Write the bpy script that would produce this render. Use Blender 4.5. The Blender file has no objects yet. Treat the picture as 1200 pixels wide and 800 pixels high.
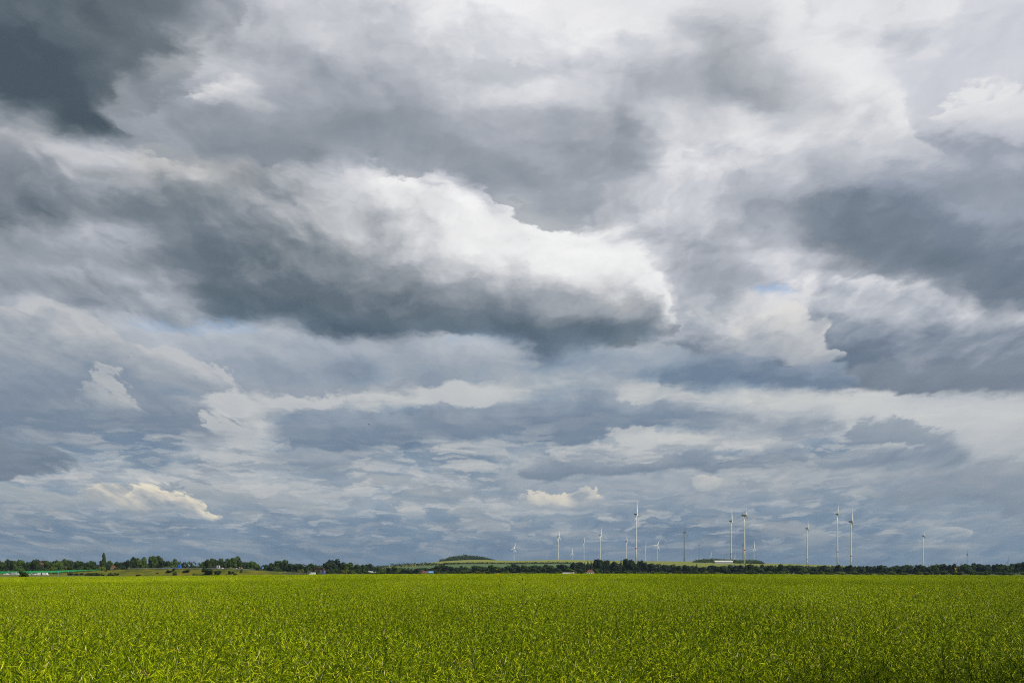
import bpy, bmesh, math, random
import numpy as np
from mathutils import Vector, Matrix

scene = bpy.context.scene
# ---------------------------------------------------------------- camera, exposure, sun
cam_data = bpy.data.cameras.new("camera")
cam = bpy.data.objects.new("camera", cam_data)
scene.collection.objects.link(cam)
scene.camera = cam
CAM_Z = 1.85
cam.location = (0, 0, CAM_Z)
cam.rotation_euler = (math.radians(90), 0, 0)
cam_data.lens = 28.0
cam_data.sensor_width = 36.0
cam_data.shift_y = 268 / 1200
cam_data.clip_start = 0.05
cam_data.clip_end = 60000
scene.view_settings.view_transform = 'Standard'
scene.view_settings.look = 'None'
scene.view_settings.gamma = 1.0
scene.view_settings.exposure = 0.0
scene.view_settings.use_curve_mapping = False

scene.cycles.filter_width = 1.1
scene.cycles.use_denoising = False
scene.cycles.max_bounces = 6

SUN_EL = math.radians(46)
SUN_AZ = math.radians(118)               # clockwise from +Y: to the right and a little behind the camera
SUN_ROT = SUN_AZ
sun_data = bpy.data.lights.new("sun", 'SUN')
sun_data.energy = 3.4
sun_data.angle = math.radians(0.55)
sun_data.color = (1.0, 0.95, 0.86)
sun = bpy.data.objects.new("sun", sun_data)
scene.collection.objects.link(sun)
sv = Vector((math.sin(SUN_AZ) * math.cos(SUN_EL), math.cos(SUN_AZ) * math.cos(SUN_EL), math.sin(SUN_EL)))
sun.rotation_euler = sv.to_track_quat('Z', 'Y').to_euler()
sun.location = sv * 50
HAZE = 4.5e-5
# how bright the cloud cover is, row by row down the sky (0-255, every 50 hundredths of a unit across)
TONES = [
 (0,   [80,82,90,100,112,172,190,196,204,202,218,230,238,228,224,218,206,190,206,218,216,210,206,205,205]),
 (50,  [76,82,92,108,122,160,166,176,188,180,205,222,232,224,222,212,204,160,180,212,218,208,212,202,204]),
 (100, [80,86,86,94,116,180,186,158,160,172,192,215,212,200,192,188,182,158,165,192,215,222,210,218,215]),
 (140, [152,142,98,120,142,140,148,148,138,152,175,195,198,160,158,188,215,210,195,190,205,220,205,180,170]),
 (175, [140,165,195,192,172,138,142,142,190,185,165,168,158,148,160,200,224,218,212,208,205,205,170,155,148]),
 (210, [120,128,168,172,162,158,150,160,185,202,210,175,160,150,178,190,205,205,200,195,188,165,160,150,132]),
 (240, [132,122,138,148,150,150,148,150,175,195,185,225,222,175,185,192,200,192,170,150,125,145,165,155,128]),
 (270, [145,150,175,165,148,135,128,130,146,175,215,234,242,236,242,195,190,182,175,158,135,128,140,140,120]),
 (300, [160,165,172,160,140,118,112,112,122,152,198,228,236,236,240,208,188,192,190,185,165,138,115,118,112]),
 (330, [150,158,165,172,168,112,105,105,110,118,150,190,225,228,232,222,185,158,180,212,205,170,175,140,115]),
 (360, [185,178,152,168,175,146,110,100,98,100,112,140,170,185,195,205,190,190,212,205,170,160,170,160,118]),
 (385, [170,185,180,178,182,185,176,146,105,98,136,110,98,98,102,130,185,200,212,215,145,140,145,140,122]),
 (410, [172,165,160,178,180,150,150,158,152,152,165,180,165,112,160,175,178,198,205,200,135,125,125,122,115]),
 (440, [140,138,145,150,150,150,135,128,132,160,168,165,180,185,178,160,140,130,122,120,112,108,105,108,110]),
 (465, [135,140,158,170,155,185,198,195,195,205,200,200,175,165,180,195,190,195,205,205,205,185,142,150,170]),
 (490, [130,130,138,140,145,175,188,140,135,132,130,128,125,128,130,140,135,145,165,150,200,205,205,205,205]),
 (515, [140,150,140,135,140,180,175,135,130,130,132,150,150,145,150,190,205,205,195,165,145,150,160,185,195]),
 (540, [120,125,165,150,150,175,170,140,140,160,150,135,165,150,150,140,125,130,125,130,130,140,165,180,165]),
 (565, [160,160,170,175,165,180,182,178,175,165,160,155,150,160,165,165,185,190,165,150,140,160,140,130,140]),
 (590, [145,145,155,165,170,165,165,172,170,168,165,170,180,185,175,155,150,150,155,150,150,150,150,148,140]),
 (615, [130,132,138,140,135,148,140,140,145,140,145,145,150,150,145,140,135,132,128,140,145,145,165,155,145]),
 (642, [140,140,138,138,140,145,140,135,135,138,140,138,135,138,140,135,135,130,135,138,140,142,145,150,145]),
 (668, [143,142,141,140,141,142,142,141,140,140,141,141,141,141,141,141,141,140,141,142,143,144,146,148,147]),
]
CLOUDS = [
  # bright veil, top middle and right
  dict(top=[(430,-90),(600,-150),(900,-150),(1270,-120)], bot=[(430,40),(560,140),(760,130),(1000,190),(1270,60)],
       ramp=[(0,(214,215,220)),(.3,(232,232,235)),(.6,(236,236,238)),(1,(198,202,210))], soft=(.5,.9), edge=(.3,1.8), rel=.9, mott=.3),
  # far rows in the lower half, back to front
  dict(top=[(590,540),(700,535),(900,540),(1270,520)], bot=[(590,585),(800,600),(1000,610),(1270,615)],
       ramp=[(0,(176,182,186)),(.4,(158,168,178)),(1,(133,148,164))], soft=(.15,.3), edge=(.5,.8), rel=.5, opac=.8),
  dict(top=[(820,462),(900,452),(1270,452)], bot=[(820,500),(1000,520),(1270,530)],
       ramp=[(0,(206,208,209)),(1,(198,201,203))], soft=(.2,.3), edge=(.2,.6), rel=.1, opac=.9),
  dict(top=[(100,384),(140,374),(200,386),(260,384),(330,387),(400,396),(470,390),(560,398),(640,415)],
       bot=[(100,440),(300,478),(470,470),(640,432)],
       ramp=[(0,(184,190,198)),(.35,(168,176,187)),(1,(122,137,155))], soft=(.06,.25), edge=(.35,.7), rel=.35),
  dict(top=[(-80,372),(20,355),(80,362),(110,372),(150,402),(200,410),(240,427),(272,444)], bot=[(-80,470),(100,470),(200,466),(272,452)],
       ramp=[(0,(192,194,197)),(.3,(168,174,181)),(.7,(134,147,162)),(1,(120,136,154))], soft=(.08,.25), edge=(.7,.6), rel=.5, mott=.18),
  dict(top=[(640,420),(700,408),(780,402),(860,410),(920,425),(1000,440)], bot=[(640,440),(760,446),(860,448),(1000,455)],
       ramp=[(0,(170,180,193)),(1,(120,137,158))], soft=(.1,.2), edge=(.4,.5), rel=.35, opac=.85),
  # dark mass on the left under that row, with the light puff on it
  dict(top=[(-80,452),(60,450),(180,455),(240,470),(300,480)], bot=[(-80,530),(60,535),(180,528),(260,520),(300,510)],
       ramp=[(0,(142,153,167)),(.4,(124,138,155)),(1,(113,128,148))], soft=(.25,.25), edge=(.5,.7), rel=.4, opac=.9),
  dict(top=[(98,458),(110,451),(130,449),(150,460),(164,473)], bot=[(98,470),(120,484),(145,490),(164,486)],
       ramp=[(0,(200,201,200)),(.3,(182,186,189)),(.75,(150,160,171)),(1,(138,150,164))], soft=(.14,.4), edge=(.8,.9), rel=.7, wob=1.4, small=True, mott=.25, opac=.7),
  dict(top=[(235,460),(300,456),(400,462),(500,455),(615,459)], bot=[(235,470),(330,476),(440,473),(540,474),(615,466)],
       ramp=[(0,(208,209,208)),(1,(196,199,201))], soft=(.08,.08), edge=(.3,.4), rel=.15, opac=.9),
  dict(top=[(232,492),(260,486),(290,484),(320,494)], bot=[(232,497),(262,510),(295,513),(322,503)],
       ramp=[(0,(208,209,207)),(1,(190,194,197))], soft=(.12,.14), edge=(.8,.7), rel=.4, small=True, opac=.8),
  dict(top=[(318,486),(380,474),(440,479),(520,470),(600,474),(690,448),(745,470),(810,464),(880,476),(960,490),(986,500)],
       bot=[(318,502),(380,540),(460,526),(560,520),(620,524),(700,522),(760,505),(850,509),(986,505)],
       ramp=[(0,(148,160,174)),(.4,(126,141,159)),(1,(114,131,152))], soft=(.07,.12), edge=(.45,.5), rel=.4),
  dict(top=[(300,530),(345,522),(380,528),(410,545)], bot=[(300,540),(350,552),(385,555),(410,551)],
       ramp=[(0,(158,168,178)),(1,(118,134,153))], soft=(.05,.08), edge=(.25,.3), rel=.35, wob=.6),
  dict(top=[(728,512),(790,508),(850,510),(880,516)], bot=[(728,516),(780,526),(840,526),(880,520)],
       ramp=[(0,(206,207,205)),(1,(192,196,198))], soft=(.12,.12), edge=(.7,.6), rel=.3, opac=.75),
  dict(top=[(620,545),(650,530),(700,538),(745,540),(800,525),(850,530),(900,524),(980,536),(1040,528),(1090,512),(1150,538)],
       bot=[(620,556),(700,560),(800,552),(880,558),(1000,556),(1080,552),(1150,550)],
       ramp=[(0,(146,157,170)),(.5,(124,139,156)),(1,(116,132,150))], soft=(.06,.1), edge=(.45,.4), rel=.4),
  dict(top=[(985,506),(1040,497),(1090,503),(1118,514)], bot=[(985,511),(1050,520),(1118,526)],
       ramp=[(0,(150,161,173)),(1,(122,137,155))], soft=(.06,.08), edge=(.3,.4), rel=.3),
  dict(top=[(1020,560),(1080,548),(1140,552),(1270,540)], bot=[(1020,575),(1120,592),(1270,600)],
       ramp=[(0,(150,159,169)),(1,(122,137,154))], soft=(.1,.2), edge=(.5,.5), rel=.45, opac=.9),
  dict(top=[(-60,530),(20,520),(60,524),(97,540)], bot=[(-60,545),(30,552),(70,549),(97,546)],
       ramp=[(0,(126,139,153)),(1,(106,121,139))], soft=(.05,.07), edge=(.35,.4), rel=.3),
  dict(top=[(144,540),(165,533),(190,537),(204,548)], bot=[(144,545),(175,553),(204,552)],
       ramp=[(0,(138,150,163)),(1,(115,130,148))], soft=(.05,.07), edge=(.3,.3), rel=.3, wob=.6),
  dict(top=[(195,528),(240,524),(280,530)], bot=[(195,534),(240,540),(280,537)],
       ramp=[(0,(200,203,204)),(1,(190,194,197))], soft=(.05,.06), edge=(.2,.2), rel=.1, opac=.85),
  dict(top=[(-60,574),(60,572),(200,574),(330,572),(420,580)], bot=[(-60,600),(100,606),(300,600),(420,590)],
       ramp=[(0,(178,182,182)),(.5,(152,163,172)),(1,(128,144,161))], soft=(.06,.3), edge=(.2,.6), rel=.4, opac=.85),
  # the lit cumulus low on the left and the small ones near the horizon
  dict(top=[(108,575),(125,567),(150,570),(185,574)], bot=[(108,588),(135,603),(175,606),(190,602)],
       ramp=[(0,(216,210,196)),(.3,(184,185,182)),(1,(136,150,165))], soft=(0.05,0.26), edge=(0.47,0.48), rel=1.0, wob=.8, small=True, mott=.3),
  dict(top=[(148,574),(160,567),(178,564),(192,573),(210,581),(228,590),(246,601),(258,603)], bot=[(148,586),(175,600),(215,604),(258,606)],
       ramp=[(0,(244,234,210)),(.35,(228,219,200)),(.7,(190,190,186)),(1,(148,159,170))], soft=(0.08,0.2), edge=(0.5,0.45), rel=1.0, wob=.8, small=True, mott=.3, opac=1.1),
  dict(top=[(600,588),(620,579),(645,577),(665,581),(690,580),(716,590)], bot=[(600,594),(640,601),(690,600),(716,597)],
       ramp=[(0,(228,220,203)),(.45,(196,196,192)),(1,(150,161,172))], soft=(0.05,0.22), edge=(0.47,0.48), rel=1.0, wob=.8, small=True, mott=.3),
  dict(top=[(470,598),(488,593),(502,601)], bot=[(470,601),(488,606),(502,604)], ramp=[(0,(200,200,196)),(1,(160,170,178))], soft=(0.05,0.13), edge=(0.28,0.32), wob=.8, small=True, mott=.3, opac=.75),
  dict(top=[(520,596),(545,590),(570,588),(600,596)], bot=[(520,602),(560,606),(600,602)], ramp=[(0,(206,203,194)),(1,(156,166,175))], soft=(0.05,0.18), edge=(0.38,0.32), rel=1.0, wob=.8, small=True, mott=.3, opac=.75),
  dict(top=[(872,604),(880,597),(895,605),(912,610)], bot=[(872,610),(890,613),(912,612)], ramp=[(0,(204,203,197)),(1,(158,168,177))], soft=(0.05,0.11), edge=(0.28,0.24), wob=.8, small=True, mott=.3, opac=.75),
  dict(top=[(1088,622),(1105,613),(1120,615),(1132,625)], bot=[(1088,627),(1110,630),(1132,628)], ramp=[(0,(206,205,199)),(1,(156,166,175))], soft=(0.05,0.15), edge=(0.34,0.32), wob=.8, small=True, mott=.3, opac=.75),
  dict(top=[(940,624),(955,616),(975,626)], bot=[(940,630),(958,634),(975,631)], ramp=[(0,(190,192,190)),(1,(150,161,172))], soft=(0.07,0.18), edge=(0.38,0.32), wob=.8, small=True, mott=.3, opac=.75),
  dict(top=[(800,566),(850,561),(900,563),(935,570)], bot=[(800,571),(860,574),(935,573)], ramp=[(0,(208,206,200)),(1,(180,185,188))], soft=(0.07,0.13), edge=(0.38,0.32), rel=1.0, opac=.85),
  dict(top=[(125,612),(137,608),(148,616)], bot=[(125,615),(138,619),(148,618)], ramp=[(0,(186,188,188)),(1,(150,161,172))], soft=(0.05,0.13), edge=(0.28,0.24), wob=.8, small=True, mott=.3, opac=.75),
  # the right-hand cumulus and the dark masses over it
  dict(top=[(780,382),(830,372),(880,358),(915,345),(950,330),(985,317),(1015,325),(1060,333),(1120,330),(1160,342),(1270,370)],
       bot=[(780,410),(850,432),(920,446),(1000,458),(1040,465),(1100,466),(1200,470),(1270,468)],
       ramp=[(0,(218,219,223)),(.16,(190,194,202)),(.42,(150,159,172)),(.62,(116,129,146)),(1,(92,108,127))], soft=(.07,.14), edge=(.6,.5), rel=.4, mott=.16),
  dict(top=[(815,388),(850,368),(900,356),(945,360),(972,376),(988,400)], bot=[(815,412),(860,426),(920,432),(970,432),(988,420)],
       ramp=[(0,(224,222,218)),(.4,(205,206,207)),(1,(160,169,181))], soft=(.22,.3), edge=(1.1,.9), rel=.7, mott=.2, opac=.85),
  dict(top=[(770,440),(830,422),(900,420),(960,428),(1010,440)], bot=[(770,446),(840,452),(900,452),(960,462),(1010,462)],
       ramp=[(0,(140,154,172)),(.5,(112,130,151)),(1,(104,123,146))], soft=(.15,.1), edge=(.4,.5), rel=.25),
  dict(top=[(796,325),(820,308),(850,304),(880,316),(902,340)], bot=[(796,345),(830,360),(870,362),(902,350)],
       ramp=[(0,(186,190,199)),(1,(160,168,180))], soft=(.2,.2), edge=(.6,.6), rel=.3, opac=.8),
  dict(top=[(1030,210),(1080,160),(1140,140),(1270,100)], bot=[(1030,235),(1100,290),(1180,330),(1270,340)],
       ramp=[(0,(196,200,208)),(.3,(160,167,180)),(1,(122,133,149))], soft=(.35,.4), edge=(.6,.8), rel=.35),
  dict(top=[(860,258),(930,232),(985,214),(1020,206),(1060,218),(1110,240),(1160,250),(1270,240)],
       bot=[(860,266),(920,284),(990,305),(1050,325),(1100,345),(1140,372),(1200,392),(1270,400)],
       ramp=[(0,(156,165,179)),(.35,(118,131,147)),(.7,(112,125,141)),(1,(120,132,147))], soft=(.2,.2), edge=(.8,.8), rel=.3),
  # white mass upper right
  dict(top=[(940,-40),(1000,10),(1060,40),(1100,30),(1180,-20),(1270,-60)], bot=[(940,10),(1000,90),(1080,130),(1150,120),(1270,110)],
       ramp=[(0,(206,208,217)),(.5,(198,201,212)),(1,(206,208,216))], soft=(.5,.5), edge=(.8,.8), rel=.4),
  dict(top=[(745,165),(790,138),(850,124),(900,140),(950,100),(1000,75),(1040,90),(1085,130),(1110,170)], bot=[(745,195),(830,232),(900,238),(960,232),(1020,215),(1110,185)],
       ramp=[(0,(236,236,236)),(.3,(226,226,227)),(.6,(206,208,213)),(1,(172,178,189))], soft=(.4,.45), edge=(1.0,1.0), rel=.65, mott=.2),
  dict(top=[(900,196),(950,176),(1000,172),(1040,190)], bot=[(900,206),(960,216),(1010,216),(1040,204)],
       ramp=[(0,(196,199,205)),(1,(168,174,185))], soft=(.25,.25), edge=(.6,.6), rel=.4, opac=.8),
  dict(top=[(730,90),(790,20),(850,-10),(910,30),(970,60),(1000,100)], bot=[(730,120),(800,156),(870,152),(930,140),(1000,112)],
       ramp=[(0,(196,199,204)),(.5,(164,169,178)),(.8,(150,156,165)),(1,(166,171,179))], soft=(.5,.35), edge=(1.0,.9), rel=.3, opac=.9),
  dict(top=[(1112,122),(1150,98),(1200,90),(1270,80)], bot=[(1112,135),(1160,152),(1270,156)],
       ramp=[(0,(232,232,233)),(.5,(220,221,224)),(1,(196,199,208))], soft=(.25,.35), edge=(.9,.6), rel=.5),
  dict(top=[(560,80),(600,66),(630,72),(660,86)], bot=[(560,84),(605,98),(660,90)],
       ramp=[(0,(192,196,202)),(1,(182,187,195))], soft=(.15,.15), edge=(.6,.6), rel=.2, opac=.85, small=True),
  # bright strip upper left, dark lumps under it
  dict(top=[(-80,105),(0,130),(60,142),(140,165),(220,172),(300,190)], bot=[(-80,190),(60,215),(160,240),(240,250),(300,240)],
       ramp=[(0,(214,212,206)),(.5,(198,197,195)),(1,(172,174,178))], soft=(.2,.4), edge=(.6,.6), rel=.4),
  dict(top=[(-80,262),(0,255),(70,252),(120,262),(180,300),(230,340)], bot=[(-80,345),(60,350),(160,362),(230,368)],
       ramp=[(0,(172,177,185)),(.4,(154,161,170)),(1,(142,152,164))], soft=(.3,.5), edge=(.6,.6), rel=.35, opac=.9),
  dict(top=[(-80,150),(0,158),(25,178),(42,194),(58,178),(74,190),(84,214)], bot=[(-80,245),(30,248),(70,242),(84,224)],
       ramp=[(0,(152,157,165)),(.5,(130,138,149)),(1,(122,131,143))], soft=(.08,.25), edge=(.4,.5), rel=.35),
  # the big dark-based cumulus in the middle
  dict(top=[(20,230),(120,205),(210,200),(300,208),(380,190),(430,184),(490,205),(550,232),(600,246),(640,256),(690,262),(730,286),(762,318),(792,368)],
       bot=[(20,234),(110,254),(165,284),(205,326),(245,362),(290,382),(340,390),(400,404),(440,412),(500,406),(560,395),(600,406),(650,417),(700,410),(750,398),(792,386)],
       ramp=[(0,(246,246,245)),(.28,(234,234,234)),(.44,(198,200,203)),(.58,(150,156,163)),(.74,(104,117,128)),(1,(82,99,112))],
       soft=(.13,.15), edge=(.7,.6), rel=.26, lift=(.97,-1.36), mott=.09, sx=(5, .4)),
  # the long grey one over it and the dark corner
  dict(top=[(120,130),(210,40),(290,0),(420,-20),(520,30),(600,90),(680,95),(790,150)],
       bot=[(120,150),(220,196),(290,210),(350,198),(400,186),(450,196),(520,208),(580,226),(640,264),(700,252),(735,230),(790,170)],
       ramp=[(0,(206,208,213)),(.35,(176,180,188)),(.7,(148,155,165)),(1,(136,145,156))], soft=(.8,.15), edge=(.9,1.1), rel=.45, mott=.2, sx=(1,.8)),
  dict(top=[(228,98),(260,90),(300,92),(328,100)], bot=[(228,104),(255,116),(300,112),(328,106)],
       ramp=[(0,(228,228,228)),(1,(206,208,211))], soft=(.12,.12), edge=(.5,.5), rel=.3, wob=.9),
  dict(top=[(-120,-260),(0,-260),(150,-240),(330,-120)], bot=[(-120,135),(0,124),(55,138),(105,152),(150,146),(200,124),(250,60),(330,-100)],
       ramp=[(0,(180,183,189)),(.45,(146,151,158)),(.75,(100,110,118)),(1,(78,92,103))], soft=(.9,.4), edge=(.4,1.3), rel=.2, gx=.9, mott=.12, wob=1.2, opac=.5),
  dict(top=[(618,236),(650,240),(668,252),(690,250)], bot=[(618,246),(645,268),(662,274),(690,256)],
       ramp=[(0,(160,167,174)),(1,(178,183,188))], soft=(.1,.12), edge=(.6,.6), rel=.3, opac=.8, small=True),
  # small gaps where the blue shows through
  dict(top=[(880,342),(900,331),(915,330),(932,338)], bot=[(880,348),(905,350),(932,343)], ramp=[(0,(104,156,214)),(1,(134,176,222))], soft=(.05,.05), edge=(.25,.25), rel=0, opac=.62, small=True),
  dict(top=[(140,376),(190,369),(240,372),(300,381)], bot=[(140,381),(190,384),(250,386),(300,387)], ramp=[(0,(142,172,208)),(1,(160,184,212))], soft=(.08,.05), edge=(.3,.3), rel=0, opac=.45, small=True),
  dict(top=[(520,402),(560,396),(600,404)], bot=[(520,410),(560,412),(600,410)], ramp=[(0,(160,182,208)),(1,(168,188,210))], soft=(.08,.08), edge=(.3,.3), rel=0, opac=.4, small=True),
]
# ---------------------------------------------------------------- the sky
def srgb(r, g, b, k=1.0):
    def f(c):
        c /= 255.0
        return (c / 12.92 if c <= .04045 else ((c + .055) / 1.055) ** 2.4) * k
    return (f(r), f(g), f(b), 1.0)

SKY_STRENGTH = 0.1
world = bpy.data.worlds.new("World")
scene.world = world
world.use_nodes = True
wt = world.node_tree
wt.nodes.clear()

class Nodes:
    """A small helper that writes maths as nodes of one tree."""
    def __init__(self, tree): self.t = tree
    def put(self, sock, v):
        if isinstance(v, bpy.types.NodeSocket): self.t.links.new(v, sock)
        elif v is not None: sock.default_value = v
    def math(self, op, a, b=None, c=None, clamp=False):
        n = self.t.nodes.new('ShaderNodeMath'); n.operation = op
        for s, v in zip(n.inputs, (a, b, c)): self.put(s, v)
        if clamp: return self.math('MINIMUM', self.math('MAXIMUM', n.outputs[0], 0.0), 1.0)
        return n.outputs[0]
    def add(self, a, b): return self.math('ADD', a, b)
    def sub(self, a, b): return self.math('SUBTRACT', a, b)
    def mul(self, a, b): return self.math('MULTIPLY', a, b)
    def div(self, a, b): return self.math('DIVIDE', a, b)
    def mad(self, a, b, c): return self.math('MULTIPLY_ADD', a, b, c)
    def step(self, x, a, b):
        n = self.t.nodes.new('ShaderNodeMapRange'); n.interpolation_type = 'SMOOTHSTEP'; n.clamp = False
        self.put(n.inputs[0], x); self.put(n.inputs[1], a); self.put(n.inputs[2], b)
        return n.outputs[0]
    def xyz(self, x, y, z=0.0):
        n = self.t.nodes.new('ShaderNodeCombineXYZ')
        for s, v in zip(n.inputs, (x, y, z)): self.put(s, v)
        return n.outputs[0]
    def split(self, v):
        n = self.t.nodes.new('ShaderNodeSeparateXYZ'); self.put(n.inputs[0], v); return n.outputs
    def vec(self, op, a, b=None):
        n = self.t.nodes.new('ShaderNodeVectorMath'); n.operation = op
        self.put(n.inputs[0], a); self.put(n.inputs[1], b); return n.outputs[0]
    def noise(self, v, scale, detail, rough=.55, lac=2.0, color=False, dist=0.0):
        n = self.t.nodes.new('ShaderNodeTexNoise'); n.noise_dimensions = '2D'
        self.put(n.inputs['Vector'], v)
        for k, x in (('Scale', scale), ('Detail', detail), ('Roughness', rough), ('Lacunarity', lac), ('Distortion', dist)):
            n.inputs[k].default_value = x
        return n.outputs['Color' if color else 'Fac']
    def cells(self, v, scale, detail, rough=.5, lac=2.1):
        n = self.t.nodes.new('ShaderNodeTexVoronoi'); n.voronoi_dimensions = '2D'; n.feature = 'F1'; n.normalize = True
        self.put(n.inputs['Vector'], v)
        for k, x in (('Scale', scale), ('Detail', detail), ('Roughness', rough), ('Lacunarity', lac)):
            n.inputs[k].default_value = x
        return n.outputs['Distance']
    def ramp(self, x, stops):
        n = self.t.nodes.new('ShaderNodeValToRGB'); self.put(n.inputs[0], x)
        n.color_ramp.interpolation = 'LINEAR'
        e = n.color_ramp.elements
        while len(e) > 1: e.remove(e[-1])
        for i, (p, c) in enumerate(stops):
            q = e[0] if i == 0 else e.new(p)
            q.position = p; q.color = srgb(*c)
        return n.outputs[0]
    def curve(self, x, pts):
        n = self.t.nodes.new('ShaderNodeFloatCurve'); self.put(n.inputs[1], x)
        c = n.mapping.curves[0]; n.mapping.extend = 'HORIZONTAL'
        while len(c.points) < len(pts): c.points.new(.5, .5)
        for p, (a, b) in zip(c.points, pts): p.location = (a, b); p.handle_type = 'AUTO'
        n.mapping.update()
        return n.outputs[0]
    def mix(self, f, a, b):
        n = self.t.nodes.new('ShaderNodeMix'); n.data_type = 'RGBA'
        self.put(n.inputs[0], f); self.put(n.inputs[6], a); self.put(n.inputs[7], b)
        return n.outputs[2]
    def scale_vec(self, c, f):
        n = self.t.nodes.new('ShaderNodeVectorMath'); n.operation = 'SCALE'
        self.put(n.inputs[0], c); self.put(n.inputs[3], f); return n.outputs[0]
    def times(self, c, k):
        n = self.t.nodes.new('ShaderNodeMix'); n.data_type = 'RGBA'; n.blend_type = 'MULTIPLY'
        n.inputs[0].default_value = 1.0
        self.put(n.inputs[6], c); n.inputs[7].default_value = (k, k, k, 1); return n.outputs[2]
    def rgb(self, c):
        n = self.t.nodes.new('ShaderNodeSeparateColor'); self.put(n.inputs[0], c); return n.outputs

S = Nodes(wt)
direction = wt.nodes.new('ShaderNodeTexCoord').outputs['Generated']
dx, dy, dz = S.split(direction)
iy = S.div(1.0, S.math('MAXIMUM', dy, 0.15))
U = S.mul(dx, iy)
V = S.mul(dz, iy)
HX, HY, FOC = 6.0, 6.68, 9.333           # hundred units across the view: 1 unit = 0.107 of tangent
X = S.mad(U, FOC, HX)
Y = S.mad(V, -FOC, HY)
A = S.math('MAXIMUM', S.add(V, .25), .12)
LA = S.math('LOGARITHM', A, math.e)
lx = S.div(U, A)
NL = S.xyz(lx, S.mul(LA, -2.1))                              # flattened: spread and drift
NR = S.xyz(S.mad(lx, 1.0, 3.7), S.mul(LA, -1.35))              # rounder: billows
warpc = S.noise(NL, 3.0, 9.0, .62, color=True)
wr, wg, wb = S.rgb(warpc)
wx = S.sub(wr, .5); wy = S.sub(wg, .5); wz = S.sub(wb, .5)
WV = S.scale_vec(S.xyz(wx, wy), .13)
NW = S.vec('ADD', NL, WV)
NB = S.vec('ADD', NR, WV)
LIGHT = (.022, -.035, 0)
NB2 = S.vec('ADD', NB, LIGHT)
soft1 = S.noise(NB, 5.0, 4.0, .5)
soft2 = S.noise(NB2, 5.0, 4.0, .5)
bil1 = S.cells(NB, 8.5, 3.0, .5)
bil2 = S.cells(NB2, 8.5, 3.0, .5)
fine = S.sub(S.noise(NB, 9.0, 6.0, .55), .5)
puff = S.sub(.38, bil1)                   # > 0 at the middle of a billow
puff_s = S.sub(.38, S.cells(NB, 24.0, 2.0, .55))
relief = S.add(S.mul(S.sub(soft1, soft2), 1.9), S.mul(S.sub(bil2, bil1), 1.7))
wispy = S.sub(S.noise(NW, 2.1, 9.0, .62), .5)
blur = S.mad(S.step(S.noise(NB, 2.6, 2.0, .5), .38, .66), 2.6, .45)     # crisp in places, wispy in others
Aw = S.mul(A, 1.05)
Xw = S.mad(S.mul(wx, Aw), 1.9, X)
Yw = S.mad(S.mul(wy, Aw), 1.15, Y)

def cloud(prev, top, bot, ramp, soft=(.1, .2), edge=(1.0, .6), rel=.35, gx=0.0, mott=.12, opac=1.0, wob=1.0, sx=None, lift=None, small=False):
    """One cloud of the sky: the lines of its crown and of its base, its tones from crown to base."""
    top = [(x / 100, y / 100) for x, y in top]; bot = [(x / 100, y / 100) for x, y in bot]
    x0 = min(top[0][0], bot[0][0]) - .4; x1 = max(top[-1][0], bot[-1][0]) + .4
    def line(pts, s):
        p = [(x0, pts[0][1] + s)] + pts + [(x1, pts[-1][1] + s)]
        return [((x - x0) / (x1 - x0), (y + 4) / 14) for x, y in p]
    gt = bpy.data.node_groups.new('cloud', 'ShaderNodeTree')
    shared = dict(prev=prev, Xw=Xw, Yw=Yw, X=X, Y=Y, wx=wx, wy=wy, wz=wz, Aw=Aw, A=A, puff=puff_s if small else puff, fine=fine, relief=relief, blur=blur)
    for k in shared: gt.interface.new_socket(k, in_out='INPUT', socket_type='NodeSocketColor' if k == 'prev' else 'NodeSocketFloat')
    gt.interface.new_socket('sky', in_out='OUTPUT', socket_type='NodeSocketColor')
    gi = gt.nodes.new('NodeGroupInput'); go = gt.nodes.new('NodeGroupOutput'); G = Nodes(gt)
    inner = body_of_cloud(G, {k: gi.outputs[k] for k in shared}, line, top, bot, x0, x1, ramp, soft, edge, rel, gx, mott, opac, wob, sx, lift)
    gt.links.new(inner, go.inputs[0])
    n = wt.nodes.new('ShaderNodeGroup'); n.node_tree = gt
    for k, v in shared.items(): wt.links.new(v, n.inputs[k])
    return n.outputs[0]

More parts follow.
